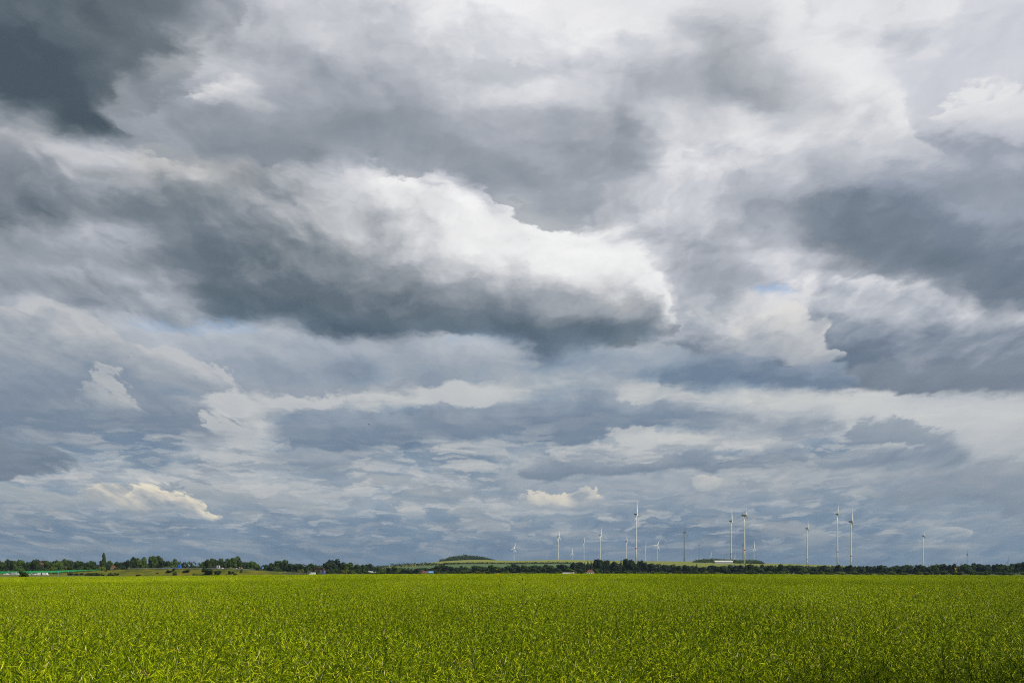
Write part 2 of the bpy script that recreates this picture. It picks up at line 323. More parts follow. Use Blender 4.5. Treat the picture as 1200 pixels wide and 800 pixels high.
def body_of_cloud(G, I, line, top, bot, x0, x1, ramp, soft, edge, rel, gx, mott, opac, wob, sx, lift):
    prev, Xw, Yw, X, Y, wx, wy, wz, Aw, A, puff, fine, relief, blur = (I[k] for k in ('prev', 'Xw', 'Yw', 'X', 'Y', 'wx', 'wy', 'wz', 'Aw', 'A', 'puff', 'fine', 'relief', 'blur'))
    xx = Xw if wob == 1.0 else G.mad(G.mul(wx, Aw), 1.9 * wob, X)
    yy = Yw if wob == 1.0 else G.mad(G.mul(wy, Aw), 1.15 * wob, Y)
    xn = G.math('MULTIPLY_ADD', xx, 1 / (x1 - x0), -x0 / (x1 - x0), clamp=True)
    t = G.mad(G.curve(xn, line(top, .6)), 14, -4)
    b = G.mad(G.curve(xn, line(bot, -.6)), 14, -4)
    d1 = G.sub(yy, t); d2 = G.sub(b, yy)
    e1 = G.mad(G.mad(puff, edge[0], G.mul(fine, edge[0] * 1.2)), A, d1)
    e2 = G.mad(G.mul(fine, edge[1]), A, d2)
    bl = blur if sx is None else G.mul(blur, G.mad(xn, sx[1] - sx[0], sx[0]))
    m1 = G.mul(bl, soft[0]); m2 = G.mul(blur, soft[1])
    al = G.mul(G.step(e1, G.mul(m1, -.3), m1), G.step(e2, G.mul(m2, -.3), m2))
    h = G.div(d1, G.math('MAXIMUM', G.add(d1, d2), .08))
    if lift:
        a = G.math('MINIMUM', G.math('MAXIMUM', G.mad(xn, lift[1], lift[0]), 0.0), .56)
        hh = G.math('POWER', G.math('MAXIMUM', h, 0.0), 1.3)
        s = G.add(a, G.mul(G.sub(1.0, a), hh))
        s = G.mad(relief, G.mul(G.sub(1.15, h), -rel), s)
    else:
        s = G.mad(relief, G.mul(G.sub(1.15, h), -rel), h)
    if gx: s = G.add(s, G.mad(xn, -gx, gx * .5))
    s = G.mad(fine, mott * 2, G.mad(wz, mott * 3, s))
    col = G.ramp(s, ramp)
    al = G.mul(al, opac)
    return G.mix(al, prev, col)

ND = S.vec('ADD', S.xyz(lx, S.mul(LA, -4.6)), S.scale_vec(S.xyz(wx, wy), .30))
ND2 = S.vec('ADD', ND, (.07, -.16, 0))
# (a term too small to see, so that each cloud is worked out in turn and the shader's stack stays short)
late = S.mul(S.add(S.add(fine, puff_s), S.add(relief, S.add(blur, wispy))), 1e-7)
X, Y, Xw, Yw, wx, wy, wz, A, Aw = (S.add(q, late) for q in (X, Y, Xw, Yw, wx, wy, wz, A, Aw))

sky_node = wt.nodes.new('ShaderNodeTexSky')
sky_node.sky_type = 'NISHITA'; sky_node.sun_disc = False
sky_node.sun_elevation = SUN_EL; sky_node.sun_rotation = SUN_ROT
# the broad pattern of light and shade over the whole cloud cover, drawn out by the drift noise
clear = S.times(sky_node.outputs[0], SKY_STRENGTH)
Xs = S.mad(S.mul(wx, Aw), 1.0, X); Ys = S.mad(S.mul(wy, Aw), .62, Y)
xt = S.math('MULTIPLY_ADD', Xs, 1 / 12.0, 0.0, clamp=True)
tone = None
for i, (ty, vals) in enumerate(TONES):
    row = S.curve(xt, [(k / (len(vals) - 1), v / 255) for k, v in enumerate(vals)])
    if tone is None: tone = row; continue
    tone = S.mad(S.step(Ys, TONES[i - 1][0] / 100, ty / 100), S.sub(row, tone), tone)
lump = S.sub(S.step(S.mad(puff, .35, S.noise(NB, 4.2, 5.0, .55)), .44, .60), .5)      # soft cloudlets with firmer rims
amp = S.mad(S.step(Y, 5.2, 3.4), .75, .25)
tone = S.mad(S.mul(relief, amp), .13, tone)
tone = S.mad(S.mul(lump, amp), .05, tone)
tone = S.mad(S.mad(fine, .10, tone), 1.15, -.105)
UP = [(.27, (72, 85, 95)), (.32, (80, 93, 102)), (.392, (93, 105, 114)), (.51, (122, 131, 140)), (.627, (153, 159, 168)), (.745, (184, 188, 196)), (.824, (206, 208, 214)), (.90, (231, 231, 233)), (1, (252, 252, 252))]
LOW = [(.35, (76, 96, 119)), (.47, (100, 121, 145)), (.55, (118, 140, 162)), (.627, (145, 161, 176)), (.706, (173, 181, 188)), (.784, (198, 201, 201)), (.863, (222, 219, 209)), (1, (250, 246, 234))]
veil = S.mix(S.step(Y, 3.2, 4.6), S.ramp(tone, UP), S.ramp(tone, LOW))
col = S.mix(.985, clear, veil)

# decks of distant clouds filling the lower half: flat, lit along their upper edges
def deck(col, off, scale, thr, y0, y1, y2, y3, opac, stops, wid=.09):
    n1 = S.noise(ND, scale, 6.0, .55); n2 = S.noise(ND2, scale, 6.0, .55)
    al = S.mul(S.step(n1, thr - wid * .4, thr + wid), S.mul(S.step(Y, y0, y1), S.step(Y, y3, y2)))
    lit = S.mad(S.sub(n1, n2), -2.6, S.mad(S.sub(n1, thr), .9, .36))
    return S.mix(S.mul(al, opac), col, S.ramp(lit, stops))
GREY = [(0, (200, 201, 200)), (.18, (174, 180, 186)), (.42, (142, 154, 167)), (.7, (120, 135, 153)), (1, (112, 129, 149))]
PALE = [(0, (214, 213, 208)), (.4, (198, 201, 203)), (1, (166, 175, 184))]
FAR = [(0, (180, 181, 179)), (.2, (150, 160, 169)), (.5, (127, 143, 160)), (1, (108, 130, 153))]
col = deck(col, 0, 2.6, .48, 5.0, 5.6, 6.2, 6.72, .5, FAR)
col = deck(col, 0, 4.2, .53, 5.4, 5.9, 6.35, 6.75, .35, FAR)
col = deck(col, 0, 3.4, .57, 4.2, 4.7, 5.3, 5.8, .4, PALE)
col = deck(col, 0, 2.7, .50, 3.8, 4.5, 5.5, 6.1, .6, GREY)
col = deck(col, 0, 3.8, .53, 4.4, 5.0, 5.7, 6.3, .6, GREY)
col = deck(col, 0, 6.4, .55, 4.3, 4.9, 5.9, 6.5, .45, GREY, .08)
col = deck(col, 0, 8.3, .58, 4.7, 5.3, 6.2, 6.62, .36, PALE, .08)

ONLY = None
for spec in CLOUDS:
    if ONLY and not ONLY(spec): continue
    wide = max(p[0] for p in spec['top']) - spec['top'][0][0] > 250
    low = spec['top'][0][1] > 300
    col = cloud(col, **dict(spec, opac=spec.get('opac', 1.0) * (.85 if not wide else .85 if low else .68)))

bg = wt.nodes.new('ShaderNodeBackground')
bg.inputs['Strength'].default_value = SKY_STRENGTH
wt.links.new(S.times(col, 1 / SKY_STRENGTH), bg.inputs['Color'])
out = wt.nodes.new('ShaderNodeOutputWorld')
wt.links.new(bg.outputs[0], out.inputs['Surface'])
world.cycles.sampling_method = 'MANUAL'
world.cycles.sample_map_resolution = 256
# ---------------------------------------------------------------- helpers
rng = np.random.default_rng(7)
random.seed(7)
F = 1200 * 28.0 / 36.0                    # the lens in photograph pixels
HOR = 668.0

def px_x(px, D): return (px - 600.0) / F * D
def py_z(py, D): return CAM_Z + (HOR - py) / F * D
def lerp_table(tab):
    xs = np.array([t[0] for t in tab], float); ys = np.array([t[1] for t in tab], float)
    return lambda v: np.interp(v, xs, ys)

def link(o):
    scene.collection.objects.link(o); return o
def tag(o, label=None, cat=None, group=None, kind=None):
    if label: o['label'] = label
    if cat: o['category'] = cat
    if group: o['group'] = group
    if kind: o['kind'] = kind
    return o
def thing(name, label, cat, loc=(0, 0, 0), group=None, rz=0.0):
    o = bpy.data.objects.new(name, None); o.empty_display_size = .5
    o.location = loc; o.rotation_euler = (0, 0, rz)
    return tag(link(o), label, cat, group)
def mesh_obj(name, verts, faces, mats, parent=None, midx=None, smooth=False):
    me = bpy.data.meshes.new(name)
    me.from_pydata([tuple(v) for v in verts], [], [tuple(f) for f in faces])
    for m in (mats if isinstance(mats, (list, tuple)) else [mats]): me.materials.append(m)
    if midx is not None: me.polygons.foreach_set('material_index', np.asarray(midx, dtype=np.int32))
    if smooth: me.polygons.foreach_set('use_smooth', np.ones(len(me.polygons), dtype=bool))
    me.update()
    o = link(bpy.data.objects.new(name, me))
    if parent: o.parent = parent
    return o

class MB:
    """Collects boxes, prisms and tubes for one part."""
    def __init__(self): self.v = []; self.f = []; self.m = []
    def face(self, pts, m=0):
        n = len(self.v); self.v += [tuple(p) for p in pts]; self.f.append(tuple(range(n, n + len(pts)))); self.m.append(m)
    def box(self, x0, x1, y0, y1, z0, z1, m=0, bev=0.0):
        if bev > 0:                                       # chamfered along the length: an eight-sided section in x-z
            b = bev
            sec = [(x0 + b, z0), (x1 - b, z0), (x1, z0 + b), (x1, z1 - b), (x1 - b, z1), (x0 + b, z1), (x0, z1 - b), (x0, z0 + b)]
            self.extrude([(x, z) for x, z in sec], y0, y1, m); return
        n = len(self.v)
        self.v += [(x, y, z) for z in (z0, z1) for y in (y0, y1) for x in (x0, x1)]
        for q in ((0, 2, 3, 1), (4, 5, 7, 6), (0, 1, 5, 4), (2, 6, 7, 3), (0, 4, 6, 2), (1, 3, 7, 5)):
            self.f.append(tuple(n + i for i in q)); self.m.append(m)
    def extrude(self, sec, y0, y1, m=0):                  # section in x-z, pushed along y
        n = len(self.v); k = len(sec)
        self.v += [(x, y0, z) for x, z in sec] + [(x, y1, z) for x, z in sec]
        self.f.append(tuple(range(n, n + k))); self.m.append(m)
        self.f.append(tuple(range(n + 2 * k - 1, n + k - 1, -1))); self.m.append(m)
        for i in range(k):
            j = (i + 1) % k
            self.f.append((n + i, n + k + i, n + k + j, n + j)); self.m.append(m)
    def extrude_x(self, sec, x0, x1, m=0):                # section in y-z, pushed along x
        n = len(self.v); k = len(sec)
        self.v += [(x0, y, z) for y, z in sec] + [(x1, y, z) for y, z in sec]
        self.f.append(tuple(range(n + k - 1, n - 1, -1))); self.m.append(m)
        self.f.append(tuple(range(n + k, n + 2 * k))); self.m.append(m)
        for i in range(k):
            j = (i + 1) % k
            self.f.append((n + i, n + j, n + k + j, n + k + i)); self.m.append(m)
    def tube(self, pts, rad, k=8, m=None, cap=True):      # rings round a polyline; m: material per span
        pts = [Vector(p) for p in pts]; n = len(self.v)
        for i, p in enumerate(pts):
            d = (pts[min(i + 1, len(pts) - 1)] - pts[max(i - 1, 0)]).normalized()
            a = d.cross(Vector((0.3, 1, 0.1)) if abs(d.y) < .9 else Vector((1, 0, 0))).normalized(); b = d.cross(a)
            for j in range(k):
                t = 2 * math.pi * j / k
                self.v.append(tuple(p + (a * math.cos(t) + b * math.sin(t)) * rad[i]))
        for i in range(len(pts) - 1):
            for j in range(k):
                q = (j + 1) % k
                self.f.append((n + i * k + j, n + i * k + q, n + (i + 1) * k + q, n + (i + 1) * k + j))
                self.m.append(m[i] if m else 0)
        if cap:
            self.f.append(tuple(n + j for j in range(k - 1, -1, -1))); self.m.append(m[0] if m else 0)
            e = n + (len(pts) - 1) * k
            self.f.append(tuple(e + j for j in range(k))); self.m.append(m[-1] if m else 0)
    def build(self, name, mats, parent=None, smooth=False):
        return mesh_obj(name, self.v, self.f, mats, parent, self.m, smooth)

# ---------------------------------------------------------------- materials
def material(name, base, rough=.7, var=.12, scale=.5, spec=.3, obj_var=0.0, metallic=0.0, translucent=0.0):
    """A procedural paint, wall or leaf: base colour broken up by noise (and from object to object)."""
    m = bpy.data.materials.new(name); m.use_nodes = True
    nt = m.node_tree; p = nt.nodes['Principled BSDF']
    p.inputs['Roughness'].default_value = rough
    p.inputs['Specular IOR Level'].default_value = spec
    p.inputs['Metallic'].default_value = metallic
    g = Nodes(nt)
    tc = nt.nodes.new('ShaderNodeTexCoord')
    n = nt.nodes.new('ShaderNodeTexNoise'); n.inputs['Scale'].default_value = scale; n.inputs['Detail'].default_value = 4
    nt.links.new(tc.outputs['Object'], n.inputs['Vector'])
    f = g.mad(g.sub(n.outputs['Fac'], .5), var * 2.4, 1.0)
    if obj_var:
        oi = nt.nodes.new('ShaderNodeObjectInfo')
        f = g.mul(f, g.mad(g.sub(oi.outputs['Random'], .5), obj_var * 2, 1.0))
    v = nt.nodes.new('ShaderNodeVectorMath'); v.operation = 'SCALE'; v.inputs[0].default_value = base[:3]
    nt.links.new(f, v.inputs[3]); nt.links.new(v.outputs[0], p.inputs['Base Color'])
    if translucent:
        tr = nt.nodes.new('ShaderNodeBsdfTranslucent'); nt.links.new(v.outputs[0], tr.inputs['Color'])
        mx = nt.nodes.new('ShaderNodeMixShader'); mx.inputs[0].default_value = translucent
        nt.links.new(p.outputs[0], mx.inputs[1]); nt.links.new(tr.outputs[0], mx.inputs[2])
        nt.links.new(mx.outputs[0], nt.nodes['Material Output'].inputs['Surface'])
    return m

M = {
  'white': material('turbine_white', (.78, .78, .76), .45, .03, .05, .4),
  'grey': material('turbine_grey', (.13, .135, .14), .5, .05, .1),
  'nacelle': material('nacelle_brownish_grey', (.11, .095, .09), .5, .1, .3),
  'dark': material('dark_paint', (.045, .047, .05), .5, .1, 1.0),
  'red': material('signal_red', (.52, .025, .02), .5, .06, .5),
  'bark': material('bark', (.09, .07, .05), .9, .3, 3.0),
  'leaf_dark_shaded': material('foliage_dark_shaded', (.036, .064, .018), .8, .35, .35, .2, .3, translucent=.2),  # base colour darkened to stand for cloud shadow over the trees
  'leaf_blue_shaded': material('foliage_bluish_shaded', (.024, .042, .022), .8, .35, .35, .2, .25, translucent=.15),  # cloud shadow and some distance haze put into this darker, bluer base
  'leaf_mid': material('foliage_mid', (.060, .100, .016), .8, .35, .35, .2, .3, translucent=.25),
  'leaf_light': material('foliage_light', (.12, .15, .025), .8, .3, .4, .2, .25, translucent=.25),
  'leaf_yellow': material('foliage_yellowish', (.24, .22, .02), .8, .3, .4, .2, .2, translucent=.25),
  'roof_red': material('roof_tile_red', (.17, .05, .03), .8, .2, 2.0),
  'roof_dull': material('roof_tile_dull', (.13, .07, .055), .85, .2, 1.0),
  'roof_dark': material('roof_dark', (.09, .05, .045), .85, .2, 1.0),
  'wall_white': material('render_white', (.72, .70, .66), .85, .08, .6),
  'wall_brick': material('brick_wall', (.26, .12, .08), .9, .2, 3.0),
  'wall_tan': material('gable_tan', (.27, .18, .11), .9, .12, 1.0),
  'wall_dark': material('brown_wall', (.055, .04, .038), .9, .15, 1.0),
  'glass': material('window_glass', (.03, .035, .04), .12, .1, .5, .5),
  'blue': material('blue_paint', (.03, .14, .52), .5, .06, 1.0),
  'blue_tarp': material('blue_sheet', (.12, .33, .72), .5, .08, .6),
  'green': material('green_barrier', (.02, .26, .085), .7, .18, .15),
  'car_white': material('car_white', (.78, .78, .78), .3, .02, 1.0, .5),
  'car_silver': material('car_silver', (.42, .43, .45), .3, .03, 1.0, .5),
  'tyre': material('tyre_rubber', (.02, .02, .02), .9, .1, 3.0),
  'steel': material('galvanised_steel', (.44, .45, .46), .45, .1, 2.0, .5, metallic=.3),
  'orange': material('orange_sheet', (.75, .25, .03), .6, .06, 2.0),
  'pinkish': material('pale_red_print', (.65, .35, .35), .6, .06, 2.0),
  'asphalt': material('asphalt', (.06, .06, .062), .9, .25, .4),
  'gravel': material('gravel_track', (.17, .16, .13), .95, .3, .3),
  'fence': material('weathered_fence', (.10, .10, .10), .8, .2, .3),
  'bird': material('bird_feathers', (.02, .018, .016), .8, .2, 20.0),
}

# ---------------------------------------------------------------- the land
FIELD_END = 280.0
edge_py = lerp_table([(-900, 677), (0, 676.2), (150, 675.2), (300, 673.8), (400, 672.8), (600, 672.0), (800, 672.3), (1000, 673.4), (1200, 674.1), (2000, 674.6)])
crest_py = lerp_table([(-400, 669), (400, 668), (435, 664.5), (470, 661.3), (500, 659.3), (520, 657.6), (545, 656.4), (570, 656.0), (600, 656.8), (650, 655.6), (700, 656.2), (740, 657), (800, 657.3),
                       (850, 658.2), (900, 659.8), (950, 661.0), (1000, 663), (1050, 666), (1120, 668), (1700, 668.5)])
far_z = lerp_table([(-800, -2.0), (0, -1.9), (80, -2.4), (160, -3.2), (420, -3.4), (500, -2.9), (800, -2.9), (1200, -4.2), (1900, -4.4)])
CROP_H = 1.3
CREST = 2600.0
def sstep(a, b, v):
    t = np.clip((v - a) / (b - a), 0, 1); return t * t * (3 - 2 * t)
def land(x, y):
    x = np.asarray(x, float); y = np.asarray(y, float)
    ys = np.maximum(y, 1.0)
    px = np.clip(600 + F * x / np.maximum(ys, 60.0), -900, 2100)
    ze = CAM_Z - (edge_py(px) - HOR) * FIELD_END / F - CROP_H
    z = ze * np.clip(y, 0, FIELD_END) / FIELD_END
    z = z + (far_z(px) - ze) * sstep(FIELD_END + 40, 620, y)
    crest = CAM_Z + (HOR - crest_py(px)) * CREST / F
    up = np.clip((y - 1350) / (CREST - 1350), 0, 1)
    up = up * (.55 + .45 * up)
    down = 1 - .45 * sstep(CREST, 5200, y)
    h = np.maximum(crest - far_z(px), 0) * up * down
    h = h + 4.0 * np.exp(-((px - 545) / 34.0) ** 2) * np.exp(-((y - 2850) / 260.0) ** 2)
    wob = .05 * np.sin(x * .21 + 1) * np.sin(y * .17) * np.clip((y - 3) / 20, 0, 1)
    return z + h + wob
def land1(x, y): return float(land(x, y))

gx_ = np.concatenate([-np.geomspace(26000, 2600, 12), np.arange(-2500, -400, 60.), np.arange(-400, 400, 20.), np.arange(400, 2501, 60.), np.geomspace(2600, 26000, 12)])
gy_ = np.concatenate([-np.geomspace(6000, 20, 9), np.arange(-10, 60, 5.), np.arange(60, 340, 10.), np.arange(340, 700, 30.), np.arange(700, 3300, 50.), np.geomspace(3400, 30000, 22)])
GX, GY = np.meshgrid(gx_, gy_)
GZ = land(GX, GY)
nx = len(gx_); ny = len(gy_)
verts = np.stack([GX.ravel(), GY.ravel(), GZ.ravel()], 1)
quads = [(j * nx + i, j * nx + i + 1, (j + 1) * nx + i + 1, (j + 1) * nx + i) for j in range(ny - 1) for i in range(nx - 1)]

def ground_material():
    m = bpy.data.materials.new('farmland'); m.use_nodes = True
    nt = m.node_tree; p = nt.nodes['Principled BSDF']; p.inputs['Roughness'].default_value = .95; p.inputs['Specular IOR Level'].default_value = .1
    g = Nodes(nt)
    pos = nt.nodes.new('ShaderNodeNewGeometry').outputs['Position']
    x, y, z = g.split(pos)
    def n3(scale, detail, sx=1.0):
        n = nt.nodes.new('ShaderNodeTexNoise'); n.inputs['Scale'].default_value = scale; n.inputs['Detail'].default_value = detail
        mp = nt.nodes.new('ShaderNodeMapping'); mp.inputs['Scale'].default_value = (sx, 1, 1); nt.links.new(pos, mp.inputs[0]); nt.links.new(mp.outputs[0], n.inputs['Vector'])
        return n.outputs['Fac']
    def c3(*c): return (c[0], c[1], c[2], 1)
    wob = g.mul(g.sub(n3(.004, 3), .5), 90)
    yy = g.add(y, wob)
    c = g.mix(n3(.05, 5), c3(.10, .125, .03), c3(.16, .155, .05))                    # rough grass
    soil = g.mix(n3(3.0, 6), c3(.045, .05, .014), c3(.10, .085, .045))                # earth and litter under the crop
    c = g.mix(g.step(y, FIELD_END + 2, FIELD_END - 2), c, soil)
    low = g.mix(n3(.02, 4, .2), c3(.085, .135, .045), c3(.105, .16, .055))            # green cereal on the slope
    c = g.mix(g.step(yy, 1385, 1400), c, low)
    strip = g.mix(n3(.02, 4, .2), c3(.20, .225, .035), c3(.26, .26, .05))              # yellow-green strip on the crest
    c = g.mix(g.step(yy, 2235, 2245), c, strip)
    right = g.mix(n3(.015, 4, .2), c3(.17, .20, .032), c3(.22, .235, .045))             # the right half of the hill is all yellow-green
    c = g.mix(g.mul(g.step(x, 255, 265), g.step(yy, 1600, 1620)), c, right)
    nt.links.new(c, p.inputs['Base Color'])
    return m
ground = mesh_obj('ground', verts, quads, ground_material(), smooth=True)
tag(ground, kind='structure')

# a gravel track along the left end of the field
def ribbon(name, pts, width, mat, dz=.02, kind='structure'):
    v = []; f = []
    for i, (x, y) in enumerate(pts):
        a = Vector(pts[max(i - 1, 0)]); b = Vector(pts[min(i + 1, len(pts) - 1)])
        d = (b - a).normalized(); n = Vector((-d.y, d.x)) * width / 2
        for s in (-1, 1):
            qx, qy = x + n.x * s, y + n.y * s
            v.append((qx, qy, max(land1(qx, qy), land1(x, y)) + dz))
        if i: f.append((2 * i - 2, 2 * i - 1, 2 * i + 1, 2 * i))
    o = mesh_obj(name, v, f, mat); tag(o, kind=kind); return o
ribbon('track', [(px_x(p, 318), 318) for p in range(-300, 330, 15)], 40.0, M['gravel'], .25)

# motorway embankment on the left
EMB_D = 700.0
emb_top = lerp_table([(60, 671.8), (90, 670.0), (115, 668.4), (140, 667.0), (170, 666.5), (270, 666.7), (300, 668.2), (330, 669.8), (370, 671.4), (420, 672.9), (470, 674.5)])
emb_v = []; emb_f = []
ep = list(np.arange(60, 471, 5.0))
for i, p in enumerate(ep):
    zt = py_z(float(emb_top(p)), EMB_D); x = px_x(p, EMB_D)
    g0 = land1(x, EMB_D - 30) - .6; hgt = max(zt - g0, .3)
    jig = [.35 * math.sin(p * .9 + k) for k in range(5)]
    for k, (fy, fz) in enumerate(((-22, 0), (-15, .28), (-8, .66), (-2, .97), (0, 1.0), (16, 1.0), (30, 0))):
        emb_v.append((x, EMB_D + fy, g0 + hgt * fz + (jig[k] * .5 if 0 < k < 3 else 0)))
    if i:
        for k in range(6):
            a = (i - 1) * 7 + k; emb_f.append((a, a + 7, a + 8, a + 1))
def bank_material():
    m = bpy.data.materials.new('rough_bank_grass'); m.use_nodes = True
    nt = m.node_tree; p = nt.nodes['Principled BSDF']; p.inputs['Roughness'].default_value = .95; p.inputs['Specular IOR Level'].default_value = .1
    g = Nodes(nt); pos = nt.nodes.new('ShaderNodeNewGeometry').outputs['Position']
    a = nt.nodes.new('ShaderNodeTexNoise'); a.inputs['Scale'].default_value = .09; a.inputs['Detail'].default_value = 6; nt.links.new(pos, a.inputs['Vector'])
    r = nt.nodes.new('ShaderNodeValToRGB'); nt.links.new(a.outputs['Fac'], r.inputs[0])
    e = r.color_ramp.elements; e[0].position = .3; e[0].color = (.055, .075, .010, 1); e[1].position = .68; e[1].color = (.17, .14, .018, 1)
    q = e.new(.5); q.color = (.12, .125, .013, 1)
    nt.links.new(r.outputs[0], p.inputs['Base Color']); return m
emb = mesh_obj('embankment', emb_v, emb_f, bank_material(), smooth=False); tag(emb, kind='structure')
road_v = []; road_f = []
for i, p in enumerate(ep):
    zt = py_z(float(emb_top(p)), EMB_D); x = px_x(p, EMB_D)
    road_v += [(x, EMB_D + 2.0, zt + .03), (x, EMB_D + 15, zt + .03)]
    if i: road_f.append((2 * i - 2, 2 * i, 2 * i + 1, 2 * i - 1))
tag(mesh_obj('motorway', road_v, road_f, M['asphalt']), kind='structure')
# the plain road in front of the woods
ribbon('road', [(px_x(p, 960), 960) for p in range(380, 1500, 40)], 9.0, M['asphalt'], .12)
# ---------------------------------------------------------------- trees and bushes
def crown_mesh(name, kind, seed, n, leaf):
    """Leaf clumps (small bent triangles) spread through several lobes; unit size: height 1, width about 1."""
    r = np.random.default_rng(seed)
    pts = []; nor = []
    if kind == 'round':
        lobes = [(0, 0, .60, .27)]
        for i in range(9):
            a = r.uniform(0, 6.28); rad = r.uniform(.12, .34); zz = r.uniform(.36, .84)
            lobes.append((math.cos(a) * rad, math.sin(a) * rad, zz, r.uniform(.12, .21) * (1.1 - .4 * abs(zz - .55))))
    elif kind == 'dome':
        lobes = [(0, 0, .45, .3)]
        for i in range(9):
            a = r.uniform(0, 6.28); rad = r.uniform(.15, .38); lobes.append((math.cos(a) * rad, math.sin(a) * rad, r.uniform(.2, .75), r.uniform(.14, .24)))
    elif kind == 'spire':
        lobes = []
        for i in range(16):
            zz = .14 + .84 * i / 15; w = .40 * (1 - zz) ** .75 + .02
            a = r.uniform(0, 6.28); lobes.append((math.cos(a) * w * .35, math.sin(a) * w * .35, zz, max(w * .75, .05)))
    elif kind == 'column':
        lobes = []
        for i in range(16):
            zz = .10 + .86 * i / 15; w = .42 * (1 - max(0, zz - .45) ** 2 * 1.7) * min(1, .55 + zz * 1.2)
            a = r.uniform(0, 6.28); lobes.append((math.cos(a) * w * .3, math.sin(a) * w * .3, zz, w * .95))
    elif kind == 'airy':
        lobes = []
        for i in range(12):
            a = r.uniform(0, 6.28); rad = r.uniform(.05, .36); lobes.append((math.cos(a) * rad, math.sin(a) * rad, r.uniform(.38, .92), r.uniform(.07, .14)))
    wts = np.array([l[3] ** 2 for l in lobes]); wts /= wts.sum()
    idx = r.choice(len(lobes), n, p=wts)
    sq = {'column': .075, 'spire': .06}.get(kind, None)
    v = np.zeros((n * 3, 3))
    for k in range(n):
        lx_, ly_, lz_, lr = lobes[idx[k]]
        d = r.normal(size=3); d /= np.linalg.norm(d)
        q = np.array([lx_, ly_, lz_]) + d * (lr if sq is None else np.array([lr, lr, sq * 1.2])) * r.uniform(.55, 1.05)
        t = r.normal(size=3) + d * .2; t -= d * t.dot(d) * .7; t /= np.linalg.norm(t); b = np.cross(d, t)
        s = leaf * r.uniform(.6, 1.3)
        if kind in ('column', 'spire'): s *= .8
        v[3 * k] = q + t * s; v[3 * k + 1] = q - t * s * .5 + b * s * .8; v[3 * k + 2] = q - t * s * .5 - b * s * .8 + d * s * .3
    f = np.arange(n * 3).reshape(n, 3)
    me = bpy.data.meshes.new(name)
    me.from_pydata(v.tolist(), [], f.tolist()); me.materials.append(M['leaf_mid']); me.update()
    return me
def trunk_mesh(name, seed, top=.72):
    r = random.Random(seed); b = MB()
    b.tube([(0, 0, -.03), (.01, 0, .12), (.015, .01, .35), (.0, .02, top)], [.030, .022, .016, .005], 7)
    for i in range(5):
        a = r.uniform(0, 6.28); z0 = r.uniform(.22, .5); l = r.uniform(.18, .32)
        b.tube([(.01, .01, z0), (.01 + math.cos(a) * l * .6, math.sin(a) * l * .6, z0 + l * .5), (.01 + math.cos(a) * l, math.sin(a) * l, z0 + l * .95)], [.010, .007, .003], 5)
    me = bpy.data.meshes.new(name); me.from_pydata(b.v, [], b.f); me.materials.append(M['bark']); me.update(); return me
CROWNS = {'round': [crown_mesh('crown', 'round', 10 + i, 1900, .062) for i in range(5)],
          'dome': [crown_mesh('crown', 'dome', 30 + i, 1500, .07) for i in range(4)],
          'spire': [crown_mesh('crown', 'spire', 50 + i, 1200, .055) for i in range(3)],
          'column': [crown_mesh('crown', 'column', 60 + i, 1900, .085) for i in range(2)],
          'airy': [crown_mesh('crown', 'airy', 70 + i, 800, .035) for i in range(3)]}
TRUNKS = [trunk_mesh('trunk', i) for i in range(3)]
def tree(name, px, top, width, D, shape, leaf, label, cat, group=None, base=None):
    x = px_x(px, D); z0 = land1(x, D) if base is None else base
    h = py_z(top, D) - z0; w = width / F * D
    rz = random.uniform(0, 6.28)
    t = thing(name, label, cat, (x, D, z0), group, rz)
    c = link(bpy.data.objects.new('crown', random.choice(CROWNS[shape]))); c.parent = t
    c.material_slots[0].link = 'OBJECT'; c.material_slots[0].material = M[leaf]
    c.scale = (w, w, h)
    k = link(bpy.data.objects.new('trunk' if name != 'bush' else 'stem', random.choice(TRUNKS))); k.parent = t
    tw = h if name != 'bush' else w
    k.scale = (tw * .9, tw * .9, h * (.95 if name != 'bush' else .7))
    return t

# landmarks along the horizon that the labels refer to
MARKS = [(45, 'the red roofed house'), (121, 'the tall poplar'), (174, 'the gap in the left grove'), (235, 'the thin airy trees'), (281, 'the orange road sign'), (308, 'the blue pole sign'),
         (373, 'the dark brown shed'), (436, 'the white van'), (500, 'the brick barn'), (545, 'the wooded knoll'), (602, 'the leftmost turbine'), (654, 'the tall plain turbine'),
         (692, 'the white house'), (745, 'the tallest turbine'), (802, 'the tall grey turbine'), (848, 'the long white shed'), (883, 'the long nacelle turbine'),
         (946, 'the turbine standing apart'), (989, 'the right pair of turbines'), (1081, 'the ringless right turbine'), (1133, 'the dark small turbine'), (1149, 'the tall flowering stalk')]
ORD = ['first', 'second', 'third', 'fourth', 'fifth', 'sixth', 'seventh', 'eighth', 'ninth', 'tenth', 'eleventh', 'twelfth', 'thirteenth', 'fourteenth', 'fifteenth', 'sixteenth']
TONE = {'leaf_dark_shaded': 'dark green', 'leaf_blue_shaded': 'blackish green', 'leaf_mid': 'mid green', 'leaf_light': 'light green', 'leaf_yellow': 'yellowish'}
LOOK = {'round': 'round', 'dome': 'domed', 'spire': 'pointed', 'column': 'slim', 'airy': 'airy'}
counts = {}
def where(px, what):
    near = [m for m in MARKS if m[0] <= px]
    m = near[-1] if near else (0, 'the far left edge')
    k = counts[(m[1], what)] = counts.get((m[1], what), 0) + 1
    return f"{ORD[k - 1]} {what} right of {m[1]}"

